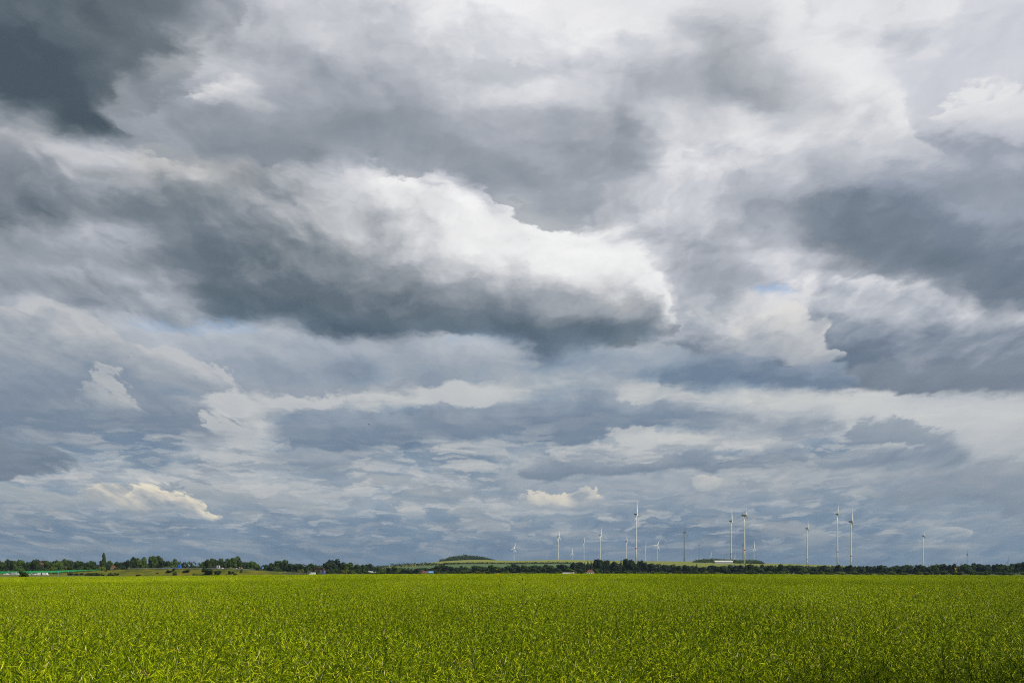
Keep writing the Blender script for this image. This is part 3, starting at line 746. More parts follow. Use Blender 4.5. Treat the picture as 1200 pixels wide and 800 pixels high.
sil = lerp_table([(-30, 656), (0, 655.5), (10, 657), (20, 657.5), (25, 656.5), (33, 657), (38, 659), (44, 656.5), (50, 655), (56, 657), (62, 656.5), (68, 655.5), (85, 655), (92, 656), (100, 657), (118, 657.5), (128, 658),
    (137, 656.5), (143, 657.5), (147, 656), (155, 653.5), (165, 652), (172, 653.5), (176, 653), (185, 652.8), (195, 654), (205, 653.5), (209, 656), (213, 656.5), (220, 657), (226, 658.5), (230, 658), (234, 661), (238, 656),
    (245, 655.5), (253, 656), (262, 655), (272, 653.5), (280, 654.5), (290, 657), (297, 661), (302, 657.5), (310, 659), (318, 657.5), (325, 656.5), (335, 657), (342, 659), (346, 661), (352, 660.5), (365, 661.5), (375, 662),
    (379, 659), (385, 655.5), (390, 655), (396, 659), (400, 658.5), (407, 658.5), (412, 662), (418, 660.5), (425, 660), (432, 660.5), (436, 664), (442, 663), (450, 664), (460, 665), (468, 663), (475, 667), (485, 666), (490, 665.5), (500, 666),
    (505, 667), (508, 662), (513, 661), (520, 661.5), (528, 663), (533, 663), (540, 662), (545, 660.5), (552, 662), (565, 664), (575, 662), (580, 662.5), (590, 664), (597, 660.5), (605, 660.5), (612, 661), (618, 663),
    (625, 661), (628, 661), (632, 664), (640, 659.5), (645, 659), (650, 662), (660, 662), (668, 661), (676, 658.5), (680, 659), (690, 656), (700, 655), (708, 655.5), (712, 657), (715, 660), (718, 657), (726, 656), (734, 655.5),
    (739, 655), (745, 656), (752, 657), (760, 661), (767, 660), (775, 662), (783, 660), (788, 659.5), (795, 661.5), (803, 661), (815, 660), (822, 663), (830, 661.5), (838, 664), (845, 663), (850, 662), (870, 661.3), (900, 661.5),
    (935, 662), (965, 663), (980, 661.5), (995, 663), (1005, 662), (1015, 663), (1025, 664), (1033, 661.5), (1042, 664), (1050, 660.5), (1055, 659), (1060, 663), (1065, 660), (1070, 662), (1075, 660.5), (1082, 664), (1088, 662),
    (1105, 661), (1120, 660), (1125, 661.5), (1130, 661), (1140, 661), (1147, 660), (1152, 662), (1157, 659), (1165, 659.5), (1170, 662), (1180, 658), (1185, 661), (1192, 658), (1230, 660)])
R = random.Random(3)
px = -18.0
row = []
while px < 1225:
    if px < 300: shape = R.choice(['round', 'round', 'dome', 'round']); leaf = R.choice(['leaf_dark_shaded', 'leaf_mid', 'leaf_dark_shaded', 'leaf_mid', 'leaf_mid'])
    elif px < 440: shape = R.choice(['round', 'round', 'dome']); leaf = R.choice(['leaf_dark_shaded', 'leaf_dark_shaded', 'leaf_mid'])
    elif px < 665: shape = R.choice(['round', 'dome', 'round']); leaf = R.choice(['leaf_dark_shaded', 'leaf_dark_shaded', 'leaf_blue_shaded', 'leaf_mid'])
    elif px < 800: shape = R.choice(['spire', 'round', 'spire', 'round']); leaf = R.choice(['leaf_blue_shaded', 'leaf_blue_shaded', 'leaf_dark_shaded'])
    else: shape = R.choice(['round', 'round', 'dome', 'spire'] if px < 960 else ['round', 'round', 'dome']); leaf = R.choice(['leaf_blue_shaded', 'leaf_dark_shaded', 'leaf_dark_shaded', 'leaf_mid'])
    if 208 < px < 235: shape = 'airy'; leaf = 'leaf_mid'
    if 378 < px < 400: shape = 'round'; leaf = 'leaf_blue_shaded'
    w = R.uniform(9, 18) if shape != 'spire' else R.uniform(6, 9)
    if shape == 'airy': w = R.uniform(8, 10)
    D = R.uniform(990, 1120) if px > 430 else R.uniform(860, 960)
    top = float(sil(px)) + R.choice([-1.4, -1.0, -.6, -.2, .8, 1.8]) - (.8 if px < 440 else 0)
    skip = (114 < px < 119) or (172.2 < px < 174.8) or (298.5 < px < 300)
    if not skip:
        what = f"{LOOK[shape]} tree"
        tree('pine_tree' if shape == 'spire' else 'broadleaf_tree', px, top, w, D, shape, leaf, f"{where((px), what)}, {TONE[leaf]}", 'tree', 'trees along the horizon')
    px += w * R.uniform(.42, .62)
# the ones anyone would notice
tree('poplar_tree', 121.3, 648.4, 5.8, 840, 'column', 'leaf_mid', 'tall slim poplar rising far above the trees on the left', 'tree')
tree('bush', 28.5, 666.4, 11.5, 300, 'dome', 'leaf_mid', 'round bush standing alone at the left end of the green field', 'bush')
tree('broadleaf_tree', 848, 662.0, 10, 930, 'round', 'leaf_dark_shaded', 'dark round tree in front of the woods below the long white shed', 'tree')
tree('broadleaf_tree', 879.5, 666.2, 10, 930, 'dome', 'leaf_dark_shaded', 'squat dark tree in front of the woods below a small turbine', 'tree')
tree('broadleaf_tree', 937.5, 663.8, 11, 930, 'round', 'leaf_dark_shaded', 'dark round tree in front of the woods just left of the turbine standing apart', 'tree')
tree('broadleaf_tree', 468, 662.6, 17, 985, 'dome', 'leaf_mid', 'broad greyish tree below the green slope of the hill', 'tree')
tree('broadleaf_tree', 388, 654.8, 20, 850, 'round', 'leaf_blue_shaded', 'big blackish tree behind the blue board, tallest of its clump', 'tree')
for p, top, w, D, leaf, lab in ((371.5, 667.0, 6, 690, 'leaf_mid', 'light round bush in front of the dark brown shed'), (24, 661.5, 14, 760, 'leaf_mid', 'broad sunlit bush behind the green barrier at far left'),
        (92, 663.5, 14, 790, 'leaf_mid', 'sunlit rounded shrub between the red roofed house and the poplar'), (112, 661.5, 11, 800, 'leaf_mid', 'sunlit shrub just left of the tall poplar'),
        (170.5, 663.0, 7, 790, 'leaf_light', 'small bright bush below the left grove, behind the motorway'),
        (567, 669.3, 4, 900, 'leaf_yellow', 'bright yellow bush at the far edge of the field'), (558, 669.8, 4, 900, 'leaf_yellow', 'smaller yellow bush left of the bright yellow one'),
        (668, 664.5, 15, 960, 'leaf_mid', 'light wide tree behind the lorry'), (681, 664.8, 10, 950, 'leaf_mid', 'light wide tree between the lorry and the white house'), (699, 664.8, 8, 960, 'leaf_mid', 'light tree right of the white house')):
    tree('bush', p, top, w, D, 'dome', leaf, lab, 'bush')
p = -12.0
while p < 445:
    leaf = R.choice(['leaf_mid', 'leaf_mid', 'leaf_dark_shaded', 'leaf_light', 'leaf_dark_shaded']); w = R.uniform(7, 15); top = R.uniform(661.5, 666) if p < 300 else R.uniform(664.5, 669)
    if not (127 < p < 135 or 244 < p < 262): tree('broadleaf_tree', p, top, w, R.uniform(745, 800), 'dome', leaf, f"{where(p, 'low tree by the motorway')}, {TONE[leaf]}", 'tree', 'low trees by the motorway')
    p += w * R.uniform(.7, 1.15)
# bushes on the bank of the motorway
for p, top, w, y, leaf in ((83, 670.8, 6, -18, 'leaf_dark_shaded'), (90, 671, 5, -17, 'leaf_dark_shaded'), (96, 671, 4, -16, 'leaf_dark_shaded'), (103, 670.8, 6, -18, 'leaf_dark_shaded'), (109, 670.6, 6, -18, 'leaf_dark_shaded'), (115, 670.4, 5, -18, 'leaf_dark_shaded'),
        (120.5, 670.8, 4, -20, 'leaf_light'), (124, 667.5, 2.4, -6, 'leaf_dark_shaded'), (128.5, 670.6, 4, -18, 'leaf_dark_shaded'), (133, 671.5, 4, -20, 'leaf_light'), (137, 670.5, 4, -17, 'leaf_dark_shaded'),
        (203.5, 665.3, 3.6, -6, 'leaf_mid'), (205, 668.8, 4, -16, 'leaf_dark_shaded'), (218, 666.6, 7, -9, 'leaf_dark_shaded'), (198, 667.5, 6, -9, 'leaf_dark_shaded'), (162, 672.6, 6, -20, 'leaf_dark_shaded'),
        (244, 664.2, 11, -16, 'leaf_mid'), (255, 667.3, 7.5, -16, 'leaf_dark_shaded'), (271, 668.2, 5, -12, 'leaf_dark_shaded'), (276, 671, 5, -18, 'leaf_mid'), (282.8, 666, 2.4, -9, 'leaf_mid'), (185, 670.5, 3, -12, 'leaf_mid'), (228, 672, 4, -18, 'leaf_dark_shaded')):
    D = EMB_D + y
    i = int(round((p - 60) / 5)); i = min(max(i, 0), len(ep) - 1)
    zt = py_z(float(emb_top(p)), EMB_D); g0 = land1(px_x(p, EMB_D), EMB_D - 30) - .6
    fz = float(np.interp(y, [-22, -15, -8, -2, 0], [0, .28, .66, .97, 1]))
    size = 'small' if w < 4.5 else 'wide' if w > 7 else 'middling'
    tree('bush', p, top - .3, w * 1.35, D, 'dome', 'leaf_mid' if leaf == 'leaf_dark_shaded' and int(p) % 3 else leaf, f"{where(p, 'bank bush')}, {size} and low", 'bush', 'bushes on the motorway bank', base=g0 + (zt - g0) * fz - .2)
# bushes along the foot of the woods
p = 448.0
while p < 1210:
    leaf = R.choice(['leaf_mid', 'leaf_light', 'leaf_mid', 'leaf_dark_shaded', 'leaf_mid'])
    if p > 800: leaf = R.choice(['leaf_mid', 'leaf_dark_shaded', 'leaf_mid', 'leaf_light'])
    w = R.uniform(6, 14); top = R.uniform(667.2, 670.3)
    if not (492 < p < 508 or 657 < p < 697):
        tree('bush', p, top, w, R.uniform(890, 940), 'dome', leaf, f"{where(p, 'bush below the woods')}, {TONE[leaf]}", 'bush', 'bushes at the foot of the woods')
    p += w * R.uniform(.9, 1.7)

# woods that read as one mass: on the knoll, along the ridge, the dark wood behind the right-hand trees, the hedge across the slope
def mass(name, spans, leaf, dens, size):
    v = []; f = []
    r = np.random.default_rng(len(name) + len(spans))
    for p0, p1, D0, D1, topf in spans:
        n = int((p1 - p0) * dens)
        for _ in range(n):
            p_ = r.uniform(p0, p1); D = r.uniform(D0, D1); x = px_x(p_, D); z0 = land1(x, D) - 1
            zt = py_z(float(topf(p_)), D)
            if zt - z0 < 1: continue
            bump = .8 + .2 * math.sin(p_ * 2.1) * math.sin(p_ * 5.3 + D)
            z = z0 + (zt - z0) * r.uniform(0, 1) ** .6 * bump
            s = size * r.uniform(.6, 1.4); k = len(v)
            for q in range(3):
                d = r.normal(size=3) * s; v.append((x + d[0], D + d[1], z + d[2] * .8))
            f.append((k, k + 1, k + 2))
    o = mesh_obj(name, v, f, M[leaf]); tag(o, kind='stuff'); return o
T = lerp_table
mass('knoll_woodland', [(515, 580, 2780, 2900, T([(515, 656.2), (521, 654.8), (527, 652.4), (534, 650.6), (545, 649.9), (556, 650.4), (566, 652), (573, 654.2), (580, 656)]))], 'leaf_mid', 70, 2.2)
mass('ridge_woodland', [(812, 895, 2480, 2600, T([(812, 658), (820, 655.6), (840, 654.3), (860, 656), (870, 655.8), (878, 655.6), (886, 656.2), (891, 657), (895, 659.5)]))], 'leaf_mid', 60, 2.2)
mass('hedgerow', [(430, 455, 2230, 2260, T([(430, 662.5), (455, 661.8)])), (457, 520, 2230, 2260, T([(457, 659.6), (470, 659.2), (500, 659.0), (520, 659.6)])), (520, 668, 2230, 2260, T([(520, 659), (560, 658.6), (600, 658.4), (640, 658.4), (668, 658.6)]))], 'leaf_dark_shaded', 16, 1.6)
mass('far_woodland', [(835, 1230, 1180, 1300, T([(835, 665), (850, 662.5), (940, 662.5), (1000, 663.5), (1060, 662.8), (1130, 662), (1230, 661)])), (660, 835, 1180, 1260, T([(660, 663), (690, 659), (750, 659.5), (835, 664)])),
                      (-40, 440, 980, 1060, T([(-40, 659), (110, 659.5), (125, 660), (140, 660), (200, 657), (207, 662), (236, 663.5), (245, 659), (290, 660), (298, 665), (340, 661), (440, 664)])), (440, 660, 1180, 1260, T([(440, 666), (470, 667), (505, 666), (600, 664), (660, 664)]))], 'leaf_blue_shaded', 34, 1.5)

tree('broadleaf_tree', 600, 668, 10, 100, 'round', 'leaf_mid', 'roadside tree beside the viewer shading the near right corner of the crop', 'tree')
shade = [o for o in scene.objects if o.get('label', '').startswith('roadside tree')][0]
shade.location = (6.0, 2.3, land1(6.0, 2.3))
for o in shade.children: o.scale = (4.4, 4.0, 7.4) if o.name.startswith('crown') else (6, 6, 6.5)

# the thin air that lets the far turbines and woods fade a little
b = MB(); b.box(-9000, 9000, -300, 9000, -8, 330)
hz = bpy.data.materials.new('thin_air'); hz.use_nodes = True; hz.node_tree.nodes.clear()
pv = hz.node_tree.nodes.new('ShaderNodeVolumePrincipled'); pv.inputs['Density'].default_value = HAZE; pv.inputs['Color'].default_value = (.42, .58, .78, 1); pv.inputs['Anisotropy'].default_value = 0.0
mo = hz.node_tree.nodes.new('ShaderNodeOutputMaterial'); hz.node_tree.links.new(pv.outputs[0], mo.inputs['Volume'])
haze = b.build('haze', hz); tag(haze, kind='stuff')
# ---------------------------------------------------------------- wind turbines
def blade_mesh(length, red_tip):
    b = MB(); N = 9
    rings = []
    for i in range(N + 1):
        t = i / N; z = length * t
        chord = length * (.095 + .06 * math.sin(min(1, t / .25) * math.pi / 2)) * (1 - .86 * max(0, (t - .2) / .8) ** .9)
        thick = chord * (.9 - .75 * min(1, t / .25)) + .05
        tw = math.radians(18 * (1 - t))
        c, s = math.cos(tw), math.sin(tw); bend = length * .02 * t * t
        sec = [(-chord * .35, 0), (0, -thick / 2), (chord * .65, 0), (0, thick / 2)]
        rings.append([(u * c - w * s, u * s + w * c - bend, z) for u, w in sec])
    for r_ in rings: b.v += r_
    for i in range(N):
        for j in range(4):
            q = (j + 1) % 4
            b.f.append((i * 4 + j, i * 4 + q, i * 4 + 4 + q, i * 4 + 4 + j))
            b.m.append(1 if red_tip and i in (N - 2, N - 1) and not (red_tip == 2 and i == N - 2) else 0)
    b.f.append(tuple(N * 4 + j for j in range(4))); b.m.append(1 if red_tip else 0)
    return b
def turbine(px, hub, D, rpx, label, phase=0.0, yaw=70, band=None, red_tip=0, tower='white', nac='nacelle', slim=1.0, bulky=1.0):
    """hub: photo row of the hub; rpx: blade length in photo pixels; phase: degrees of the first blade from straight up."""
    x = px_x(px, D); z0 = land1(x, D) - .5; zh = py_z(hub, D); H = zh - z0
    r = rpx / F * D
    ya = math.radians(yaw)
    t = thing('wind_turbine', label, 'wind turbine', (x, D, z0), 'wind turbines on and behind the hill')
    r0 = max(1.75, H * .0155) * slim; r1 = r0 * .55
    b = MB(); zs = [0, H * .25, H * .5, H * .75, H - 1.6]; ms = [0, 0, 0, 0]
    if band is not None:
        zb = py_z(band, D) - z0; hb = max(3.2, 1.15 / F * D)
        zs = sorted(set([0, H * .5, H * .75, H - 1.6, zb - hb / 2, zb + hb / 2])); ms = [1 if abs((zs[i] + zs[i + 1]) / 2 - zb) < .1 else 0 for i in range(len(zs) - 1)]
    b.tube([(0, 0, z) for z in zs], [r0 + (r1 - r0) * z / H for z in zs], 16, ms)
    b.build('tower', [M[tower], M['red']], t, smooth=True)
    ax = Vector((math.sin(ya), -math.cos(ya), 0)); side = Vector((math.cos(ya), math.sin(ya), 0)); up = Vector((0, 0, 1))
    rot = Matrix((side, ax, up)).transposed().to_4x4()     # local x = side, y = rotor axis, z = up
    L = max(7.5, r * .16) * bulky; hh = L * .20
    b = MB(); b.extrude([(-hh, -hh * .9), (-hh * .7, -hh), (hh * .7, -hh), (hh, -hh * .9), (hh, hh * .7), (hh * .6, hh), (-hh * .6, hh), (-hh, hh * .7)], -L * .68, L * .30, 0)
    b.box(-hh * .3, hh * .3, -L * .6, -L * .4, hh + .02, hh * 1.5)
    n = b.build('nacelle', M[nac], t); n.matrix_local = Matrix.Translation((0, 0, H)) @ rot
    b = MB(); hr = hh * .85
    b.tube([(0, L * .31, 0), (0, L * .38, 0), (0, L * .50, 0), (0, L * .58, 0)], [hr, hr * 1.02, hr * .8, hr * .2], 12)
    hb_ = b.build('hub', M['white' if tower == 'white' else 'grey'], t, smooth=True); hb_.matrix_local = Matrix.Translation((0, 0, H)) @ rot
    bm = None
    for k in range(3):
        if bm is None:
            o = blade_mesh(r, red_tip).build('blade', [M['white' if tower == 'white' else 'grey'], M['red']], t, smooth=False); bm = o.data
        else:
            o = link(bpy.data.objects.new('blade', bm)); o.parent = t
        a = math.radians(phase + 120 * k)
        o.matrix_local = Matrix.Translation((0, 0, H)) @ rot @ Matrix.Translation((0, L * .44, 0)) @ Matrix.Rotation(a, 4, 'Y')
    return t
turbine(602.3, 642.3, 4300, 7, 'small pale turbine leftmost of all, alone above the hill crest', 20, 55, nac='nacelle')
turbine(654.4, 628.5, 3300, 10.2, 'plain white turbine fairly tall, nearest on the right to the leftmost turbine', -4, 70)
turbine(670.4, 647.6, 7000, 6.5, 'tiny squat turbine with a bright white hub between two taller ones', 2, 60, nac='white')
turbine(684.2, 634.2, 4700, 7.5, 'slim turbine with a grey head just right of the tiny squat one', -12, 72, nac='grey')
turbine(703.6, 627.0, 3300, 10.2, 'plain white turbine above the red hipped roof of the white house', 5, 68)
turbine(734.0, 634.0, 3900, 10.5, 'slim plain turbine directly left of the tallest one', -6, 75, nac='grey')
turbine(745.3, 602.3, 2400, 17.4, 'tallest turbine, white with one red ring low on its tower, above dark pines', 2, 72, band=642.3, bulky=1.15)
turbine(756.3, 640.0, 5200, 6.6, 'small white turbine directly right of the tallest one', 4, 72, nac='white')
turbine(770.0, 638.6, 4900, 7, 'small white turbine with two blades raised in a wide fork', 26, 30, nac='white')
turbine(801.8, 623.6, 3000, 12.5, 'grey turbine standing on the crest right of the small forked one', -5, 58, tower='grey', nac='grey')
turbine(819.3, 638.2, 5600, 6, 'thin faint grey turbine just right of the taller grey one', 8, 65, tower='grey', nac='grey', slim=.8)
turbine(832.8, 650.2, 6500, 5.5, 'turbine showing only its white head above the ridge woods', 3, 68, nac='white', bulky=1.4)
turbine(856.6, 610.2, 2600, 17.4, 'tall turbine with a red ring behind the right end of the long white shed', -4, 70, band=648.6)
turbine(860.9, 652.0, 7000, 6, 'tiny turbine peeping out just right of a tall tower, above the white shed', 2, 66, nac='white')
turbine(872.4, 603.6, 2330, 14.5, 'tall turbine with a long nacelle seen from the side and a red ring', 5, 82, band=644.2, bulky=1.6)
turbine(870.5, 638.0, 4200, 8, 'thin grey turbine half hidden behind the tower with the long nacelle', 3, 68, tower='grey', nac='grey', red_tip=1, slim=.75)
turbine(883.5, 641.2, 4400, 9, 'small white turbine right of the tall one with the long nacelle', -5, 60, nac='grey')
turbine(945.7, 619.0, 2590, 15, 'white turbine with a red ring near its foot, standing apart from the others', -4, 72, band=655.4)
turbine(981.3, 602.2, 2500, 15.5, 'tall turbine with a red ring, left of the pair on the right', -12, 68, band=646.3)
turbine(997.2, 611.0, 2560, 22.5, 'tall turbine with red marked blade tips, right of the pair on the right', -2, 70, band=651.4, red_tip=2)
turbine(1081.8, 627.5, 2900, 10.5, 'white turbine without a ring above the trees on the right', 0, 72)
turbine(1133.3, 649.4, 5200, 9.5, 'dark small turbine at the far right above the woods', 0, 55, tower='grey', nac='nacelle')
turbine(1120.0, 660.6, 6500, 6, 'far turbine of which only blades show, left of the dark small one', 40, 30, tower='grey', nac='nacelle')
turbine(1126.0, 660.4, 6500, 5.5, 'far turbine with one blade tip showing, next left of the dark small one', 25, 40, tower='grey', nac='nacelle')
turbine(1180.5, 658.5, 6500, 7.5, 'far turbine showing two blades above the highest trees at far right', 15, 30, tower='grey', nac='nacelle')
# ---------------------------------------------------------------- buildings
def at(px, py, D): return (px_x(px, D), D, py_z(py, D))
def gable_house(name, label, p0, p1, eave, ridge, base, D, wall, roof, depth=9.0, hipped=False, windows=3, cat='house', chimney=True, side=None):
    x0, x1 = px_x(p0, D), px_x(p1, D); xc = (x0 + x1) / 2; w = (x1 - x0) / 2
    zb = py_z(base, D); ze = py_z(eave, D) - zb; zr = py_z(ridge, D) - zb
    t = thing(name, label, cat, (xc, D, zb))
    b = MB(); b.box(-w, w, 0, depth, -2.5, ze); b.build('wall', wall, t)
    b = MB(); o = .45
    if hipped:
        i = min(w * .55, depth * .5)
        P = [(-w - o, -o, ze - .05), (w + o, -o, ze - .05), (w + o, depth + o, ze - .05), (-w - o, depth + o, ze - .05), (-w + i, depth / 2, zr), (w - i, depth / 2, zr)]
        for q in ((0, 1, 5, 4), (1, 2, 5), (2, 3, 4, 5), (3, 0, 4), (3, 2, 1, 0)): b.face([P[k] for k in q])
    elif side == 'gable':                                  # the gable faces the camera
        b.extrude([(-w - o, ze - .05), (w + o, ze - .05), (0, zr)], -.02, depth + o)
    else:
        b.extrude_x([(-o, ze - .05), (depth + o, ze - .05), (depth / 2, zr)], -w - o, w + o)
    rf = b.build('roof', roof, t)
    if side == 'gable':
        b = MB(); b.face([(-w, -.06, ze - .05), (w, -.06, ze - .05), (0, -.06, zr - .3)]); b.build('gable', wall, t)
    if chimney:
        b = MB(); b.box(w * .3, w * .3 + .7, depth / 2 - .4, depth / 2 + .4, zr - .8, zr + 1.0); b.build('chimney', M['wall_brick'], rf)
    for k in range(windows):
        u = -w + 2 * w * (k + .5) / windows; hw = min(.6, w / windows * .55); z0 = ze * .35; z1 = min(ze * .8, z0 + 1.5)
        b = MB(); b.box(u - hw, u + hw, -.07, .05, z0, z1); f = b.build('window', M['wall_white'], t)
        b = MB(); b.box(u - hw * .78, u + hw * .78, -.09, -.071, z0 + .12, z1 - .12); b.build('pane', M['glass'], f)
    return t
gable_house('house', 'house with a dull red roof half hidden among trees at far left', 41.8, 48.4, 661.6, 658.6, 668.5, 905, M['wall_dark'], M['roof_dull'], 5, windows=3)
gable_house('house', 'house with an orange tan gable right of the tall poplar', 129.6, 133.4, 665.0, 662.2, 668.5, 785, M['wall_tan'], M['roof_red'], 3.5, windows=2, side='gable', chimney=False)
gable_house('house', 'white house with a red hipped roof in front of the dark pines', 688.0, 696.3, 669.7, 667.2, 673.4, 905, M['wall_white'], M['roof_red'], 8, hipped=True, windows=3)
gable_house('barn', 'brick barn with a long dull red roof beside a blue roofed shed', 495.3, 502.5, 671.3, 668.6, 673.4, 880, M['wall_brick'], M['roof_dull'], 9, windows=2, cat='barn', chimney=False)
gable_house('outbuilding', 'dark red gabled outbuilding standing behind the left end of the brick barn', 492.0, 496.3, 669.3, 666.8, 673.4, 895, M['roof_dark'], M['roof_dark'], 8, windows=1, cat='outbuilding', chimney=False, side='gable')
def shed(name, label, p0, p1, top, base, D, wall, roof, depth, cat, doors=3, drop=.5):
    x0, x1 = px_x(p0, D), px_x(p1, D); xc = (x0 + x1) / 2; w = (x1 - x0) / 2
    zb = py_z(base, D); zt = py_z(top, D) - zb
    t = thing(name, label, cat, (xc, D, zb))
    b = MB(); b.box(-w, w, 0, depth, -3, zt - drop); b.build('wall', wall, t)
    b = MB(); b.extrude_x([(-.5, zt - drop - .1), (-.5, zt - drop + .15), (depth * .5, zt), (depth + .5, zt - drop + .15), (depth + .5, zt - drop - .1)], -w - .4, w + .4); b.build('roof', roof, t)
    for k in range(doors):
        u = -w + 2 * w * (k + .5) / doors; hw = w / doors * .45
        b = MB(); b.box(u - hw, u + hw, -.08, .05, 0, (zt - drop) * .7); b.build('door', M['grey'], t)
    return t
shed('shed', 'long low white shed on the hill in front of the ridge woods', 838, 859, 656.4, 659.0, 2420, M['car_silver'], M['wall_white'], 18, 'shed', 0, 3.0)
shed('shed', 'shed under a bright blue roof at the right end of the brick barn', 502.6, 507.0, 668.9, 673.4, 878, M['wall_dark'], M['blue_tarp'], 8, 'shed', 1, 1.9)
shed('shed', 'dark brown flat shed in front of the big blackish tree', 368.0, 378.5, 664.8, 673.0, 760, M['wall_dark'], M['roof_dark'], 9, 'shed', 2, .3)

# ---------------------------------------------------------------- barrier, rails
b = MB(); posts = []
t = thing('noise_barrier', 'long bright green barrier running up to the motorway at far left', 'barrier', (px_x(40, 690), 690, py_z(672, 690)))
bp = [(-22, 668.9, 671.5, 668), (10, 668.9, 671.5, 674), (35, 668.6, 671.3, 680), (60, 668.2, 670.6, 688), (80, 667.7, 669.6, 700), (100, 667.3, 668.5, 712), (118, 666.8, 667.6, 716)]
loc = Vector(t.location)
for (p0, t0, b0, D0), (p1, t1, b1, D1) in zip(bp[:-1], bp[1:]):
    A0, A1, B0, B1 = (Vector(at(p0, t0, D0)) - loc, Vector(at(p1, t1, D1)) - loc, Vector(at(p0, b0, D0)) - loc, Vector(at(p1, b1, D1)) - loc)
    k = Vector((0, .15, 0))
    for q in ((B0, B1, A1, A0), (B0 + k, A0 + k, A1 + k, B1 + k), (A0, A1, A1 + k, A0 + k)): b.face(q)
    posts.append((B0, A0))
b.build('panel', M['green'], t)
for B0, A0 in posts:
    c = MB(); c.box(B0.x - .1, B0.x + .1, B0.y - .2, B0.y - .02, B0.z - 1, A0.z + .15); c.build('post', M['steel'], t)
def rail(label, p0, p1, D, h, base):
    xs = np.arange(px_x(p0, D), px_x(p1, D), 4.0); z = [base(600 + F * x / D) for x in xs]
    t = thing('guard_rail', label, 'guard rail', (float(xs[0]), D, z[0]))
    b = MB()
    for i in range(len(xs) - 1):
        a = (xs[i] - xs[0], z[i] - z[0]); c = (xs[i + 1] - xs[0], z[i + 1] - z[0])
        for (u0, u1, y) in ((h - .36, h, -.10),):
            b.face([(a[0], y, a[1] + u0), (c[0], y, c[1] + u0), (c[0], y, c[1] + u1), (a[0], y, a[1] + u1)])
            b.face([(a[0], y - .06, a[1] + (u0 + u1) / 2), (c[0], y - .06, c[1] + (u0 + u1) / 2), (c[0], y, c[1] + u1), (a[0], y, a[1] + u1)])
            b.face([(a[0], y, a[1] + u0), (c[0], y, c[1] + u0), (c[0], y - .06, c[1] + (u0 + u1) / 2), (a[0], y - .06, a[1] + (u0 + u1) / 2)])
    b.build('beam', M['steel'], t)
    for i in range(0, len(xs), 2):
        c = MB(); x = xs[i] - xs[0]; zz = z[i] - z[0]; c.box(x - .07, x + .07, -.08, .04, zz - .3, zz + h - .05); c.build('post', M['steel'], t)
    return t
etop = lambda p: py_z(float(emb_top(p)), EMB_D)
rail('steel guard rail along the top of the grassy motorway bank', 150, 300, EMB_D + 1.0, .8, etop)
def fence(label, p0, p1, D, top, base):
    x0, x1 = px_x(p0, D), px_x(p1, D); zb = py_z(base, D); h = py_z(top, D) - zb
    t = thing('fence', label, 'fence', (x0, D, zb)); n = int((x1 - x0) / 3)
    b = MB(); b.box(0, x1 - x0, -.03, .03, .1, h); b.build('panel', M['fence'], t)
    for i in range(0, n + 1, 2):
        c = MB(); u = (x1 - x0) * i / n; c.box(u - .06, u + .06, -.12, -.04, -.6, h + .1); c.build('post', M['steel'], t)
fence('low grey road fence below the dark brown shed', 333, 378, 690, 671.2, 673.4)
fence('low grey road fence below the big blackish tree', 383, 432, 700, 671.7, 673.2)

# ---------------------------------------------------------------- vehicles
def wheels(t, xs, y0, y1, r, zc=None):
    for x in xs:
        for y in (y0, y1):
            b = MB(); b.tube([(x, y - .11, r), (x, y + .11, r)], [r, r], 12); w = b.build('wheel', M['tyre'], t)
            c = MB(); yy = y - .115 if y < (y0 + y1) / 2 else y + .115
            c.tube([(x, min(yy, y), r), (x, max(yy, y), r)], [r * .55, r * .55], 10); c.build('rim', M['steel'], w)
def car(label, px, py, D, paint, kind='car', rz=0.0, base=None, group=None, name=None):
    zb = py_z(py, D) if base is None else base
    t = thing(name or ('van' if kind == 'van' else 'car'), label, 'van' if kind == 'van' else 'car', (px_x(px, D), D, zb), group, rz)
    if kind == 'van': prof = [(-2.6, .3), (2.6, .3), (2.65, 1.0), (2.2, 1.25), (1.6, 2.2), (-2.55, 2.3), (-2.65, 1.0)]; glass = [(1.2, 1.35), (2.05, 1.35), (1.55, 2.05), (1.2, 2.05)]; xs = (-1.6, 1.7); wd = .95
    else: prof = [(-2.1, .3), (2.1, .3), (2.15, .65), (1.9, .85), (1.1, .95), (.5, 1.42), (-1.2, 1.45), (-1.95, 1.0), (-2.15, .9)]; glass = [(-1.55, .95), (1.0, .95), (.45, 1.36), (-1.1, 1.38)]; xs = (-1.3, 1.35); wd = .85
    b = MB(); b.extrude(prof, -wd, wd); b.build('body', paint, t)
    for y in (-wd, wd):
        b = MB(); s = -.006 if y < 0 else .006
        b.face([(u, y + s, z) for u, z in (glass if y < 0 else glass[::-1])]); b.build('window', M['glass'], t)
    for y in (-.6, .6):
        b = MB(); b.box(prof[1][0] + .0, prof[1][0] + .07, y - .15, y + .15, .62, .78); b.build('headlight', M['glass'], t)
    wheels(t, xs, -wd + .1, wd - .1, .33)
    return t
for i, (p, kind, mat, lab) in enumerate(((7.2, 'car', 'car_white', 'white car parked at the far left end of the green barrier'), (15.6, 'van', 'car_silver', 'silver van parked left of the lone round bush, second from the left end'),
        (20.6, 'car', 'car_white', 'white car parked just left of the lone round bush'), (35.4, 'car', 'car_white', 'white car parked just right of the lone round bush'), (40.2, 'car', 'car_white', 'white car in the middle of the parked row right of the lone bush'),
        (46.2, 'van', 'car_white', 'white van parked in front of the green barrier'), (52.5, 'van', 'car_white', 'white van at the right end of the parked row'))):
    car(lab, p, 672.7, 655, M[mat], kind, math.radians(180 if i % 2 else 0), base=land1(px_x(p, 655), 655), group='vehicles parked by the green barrier')
b = None
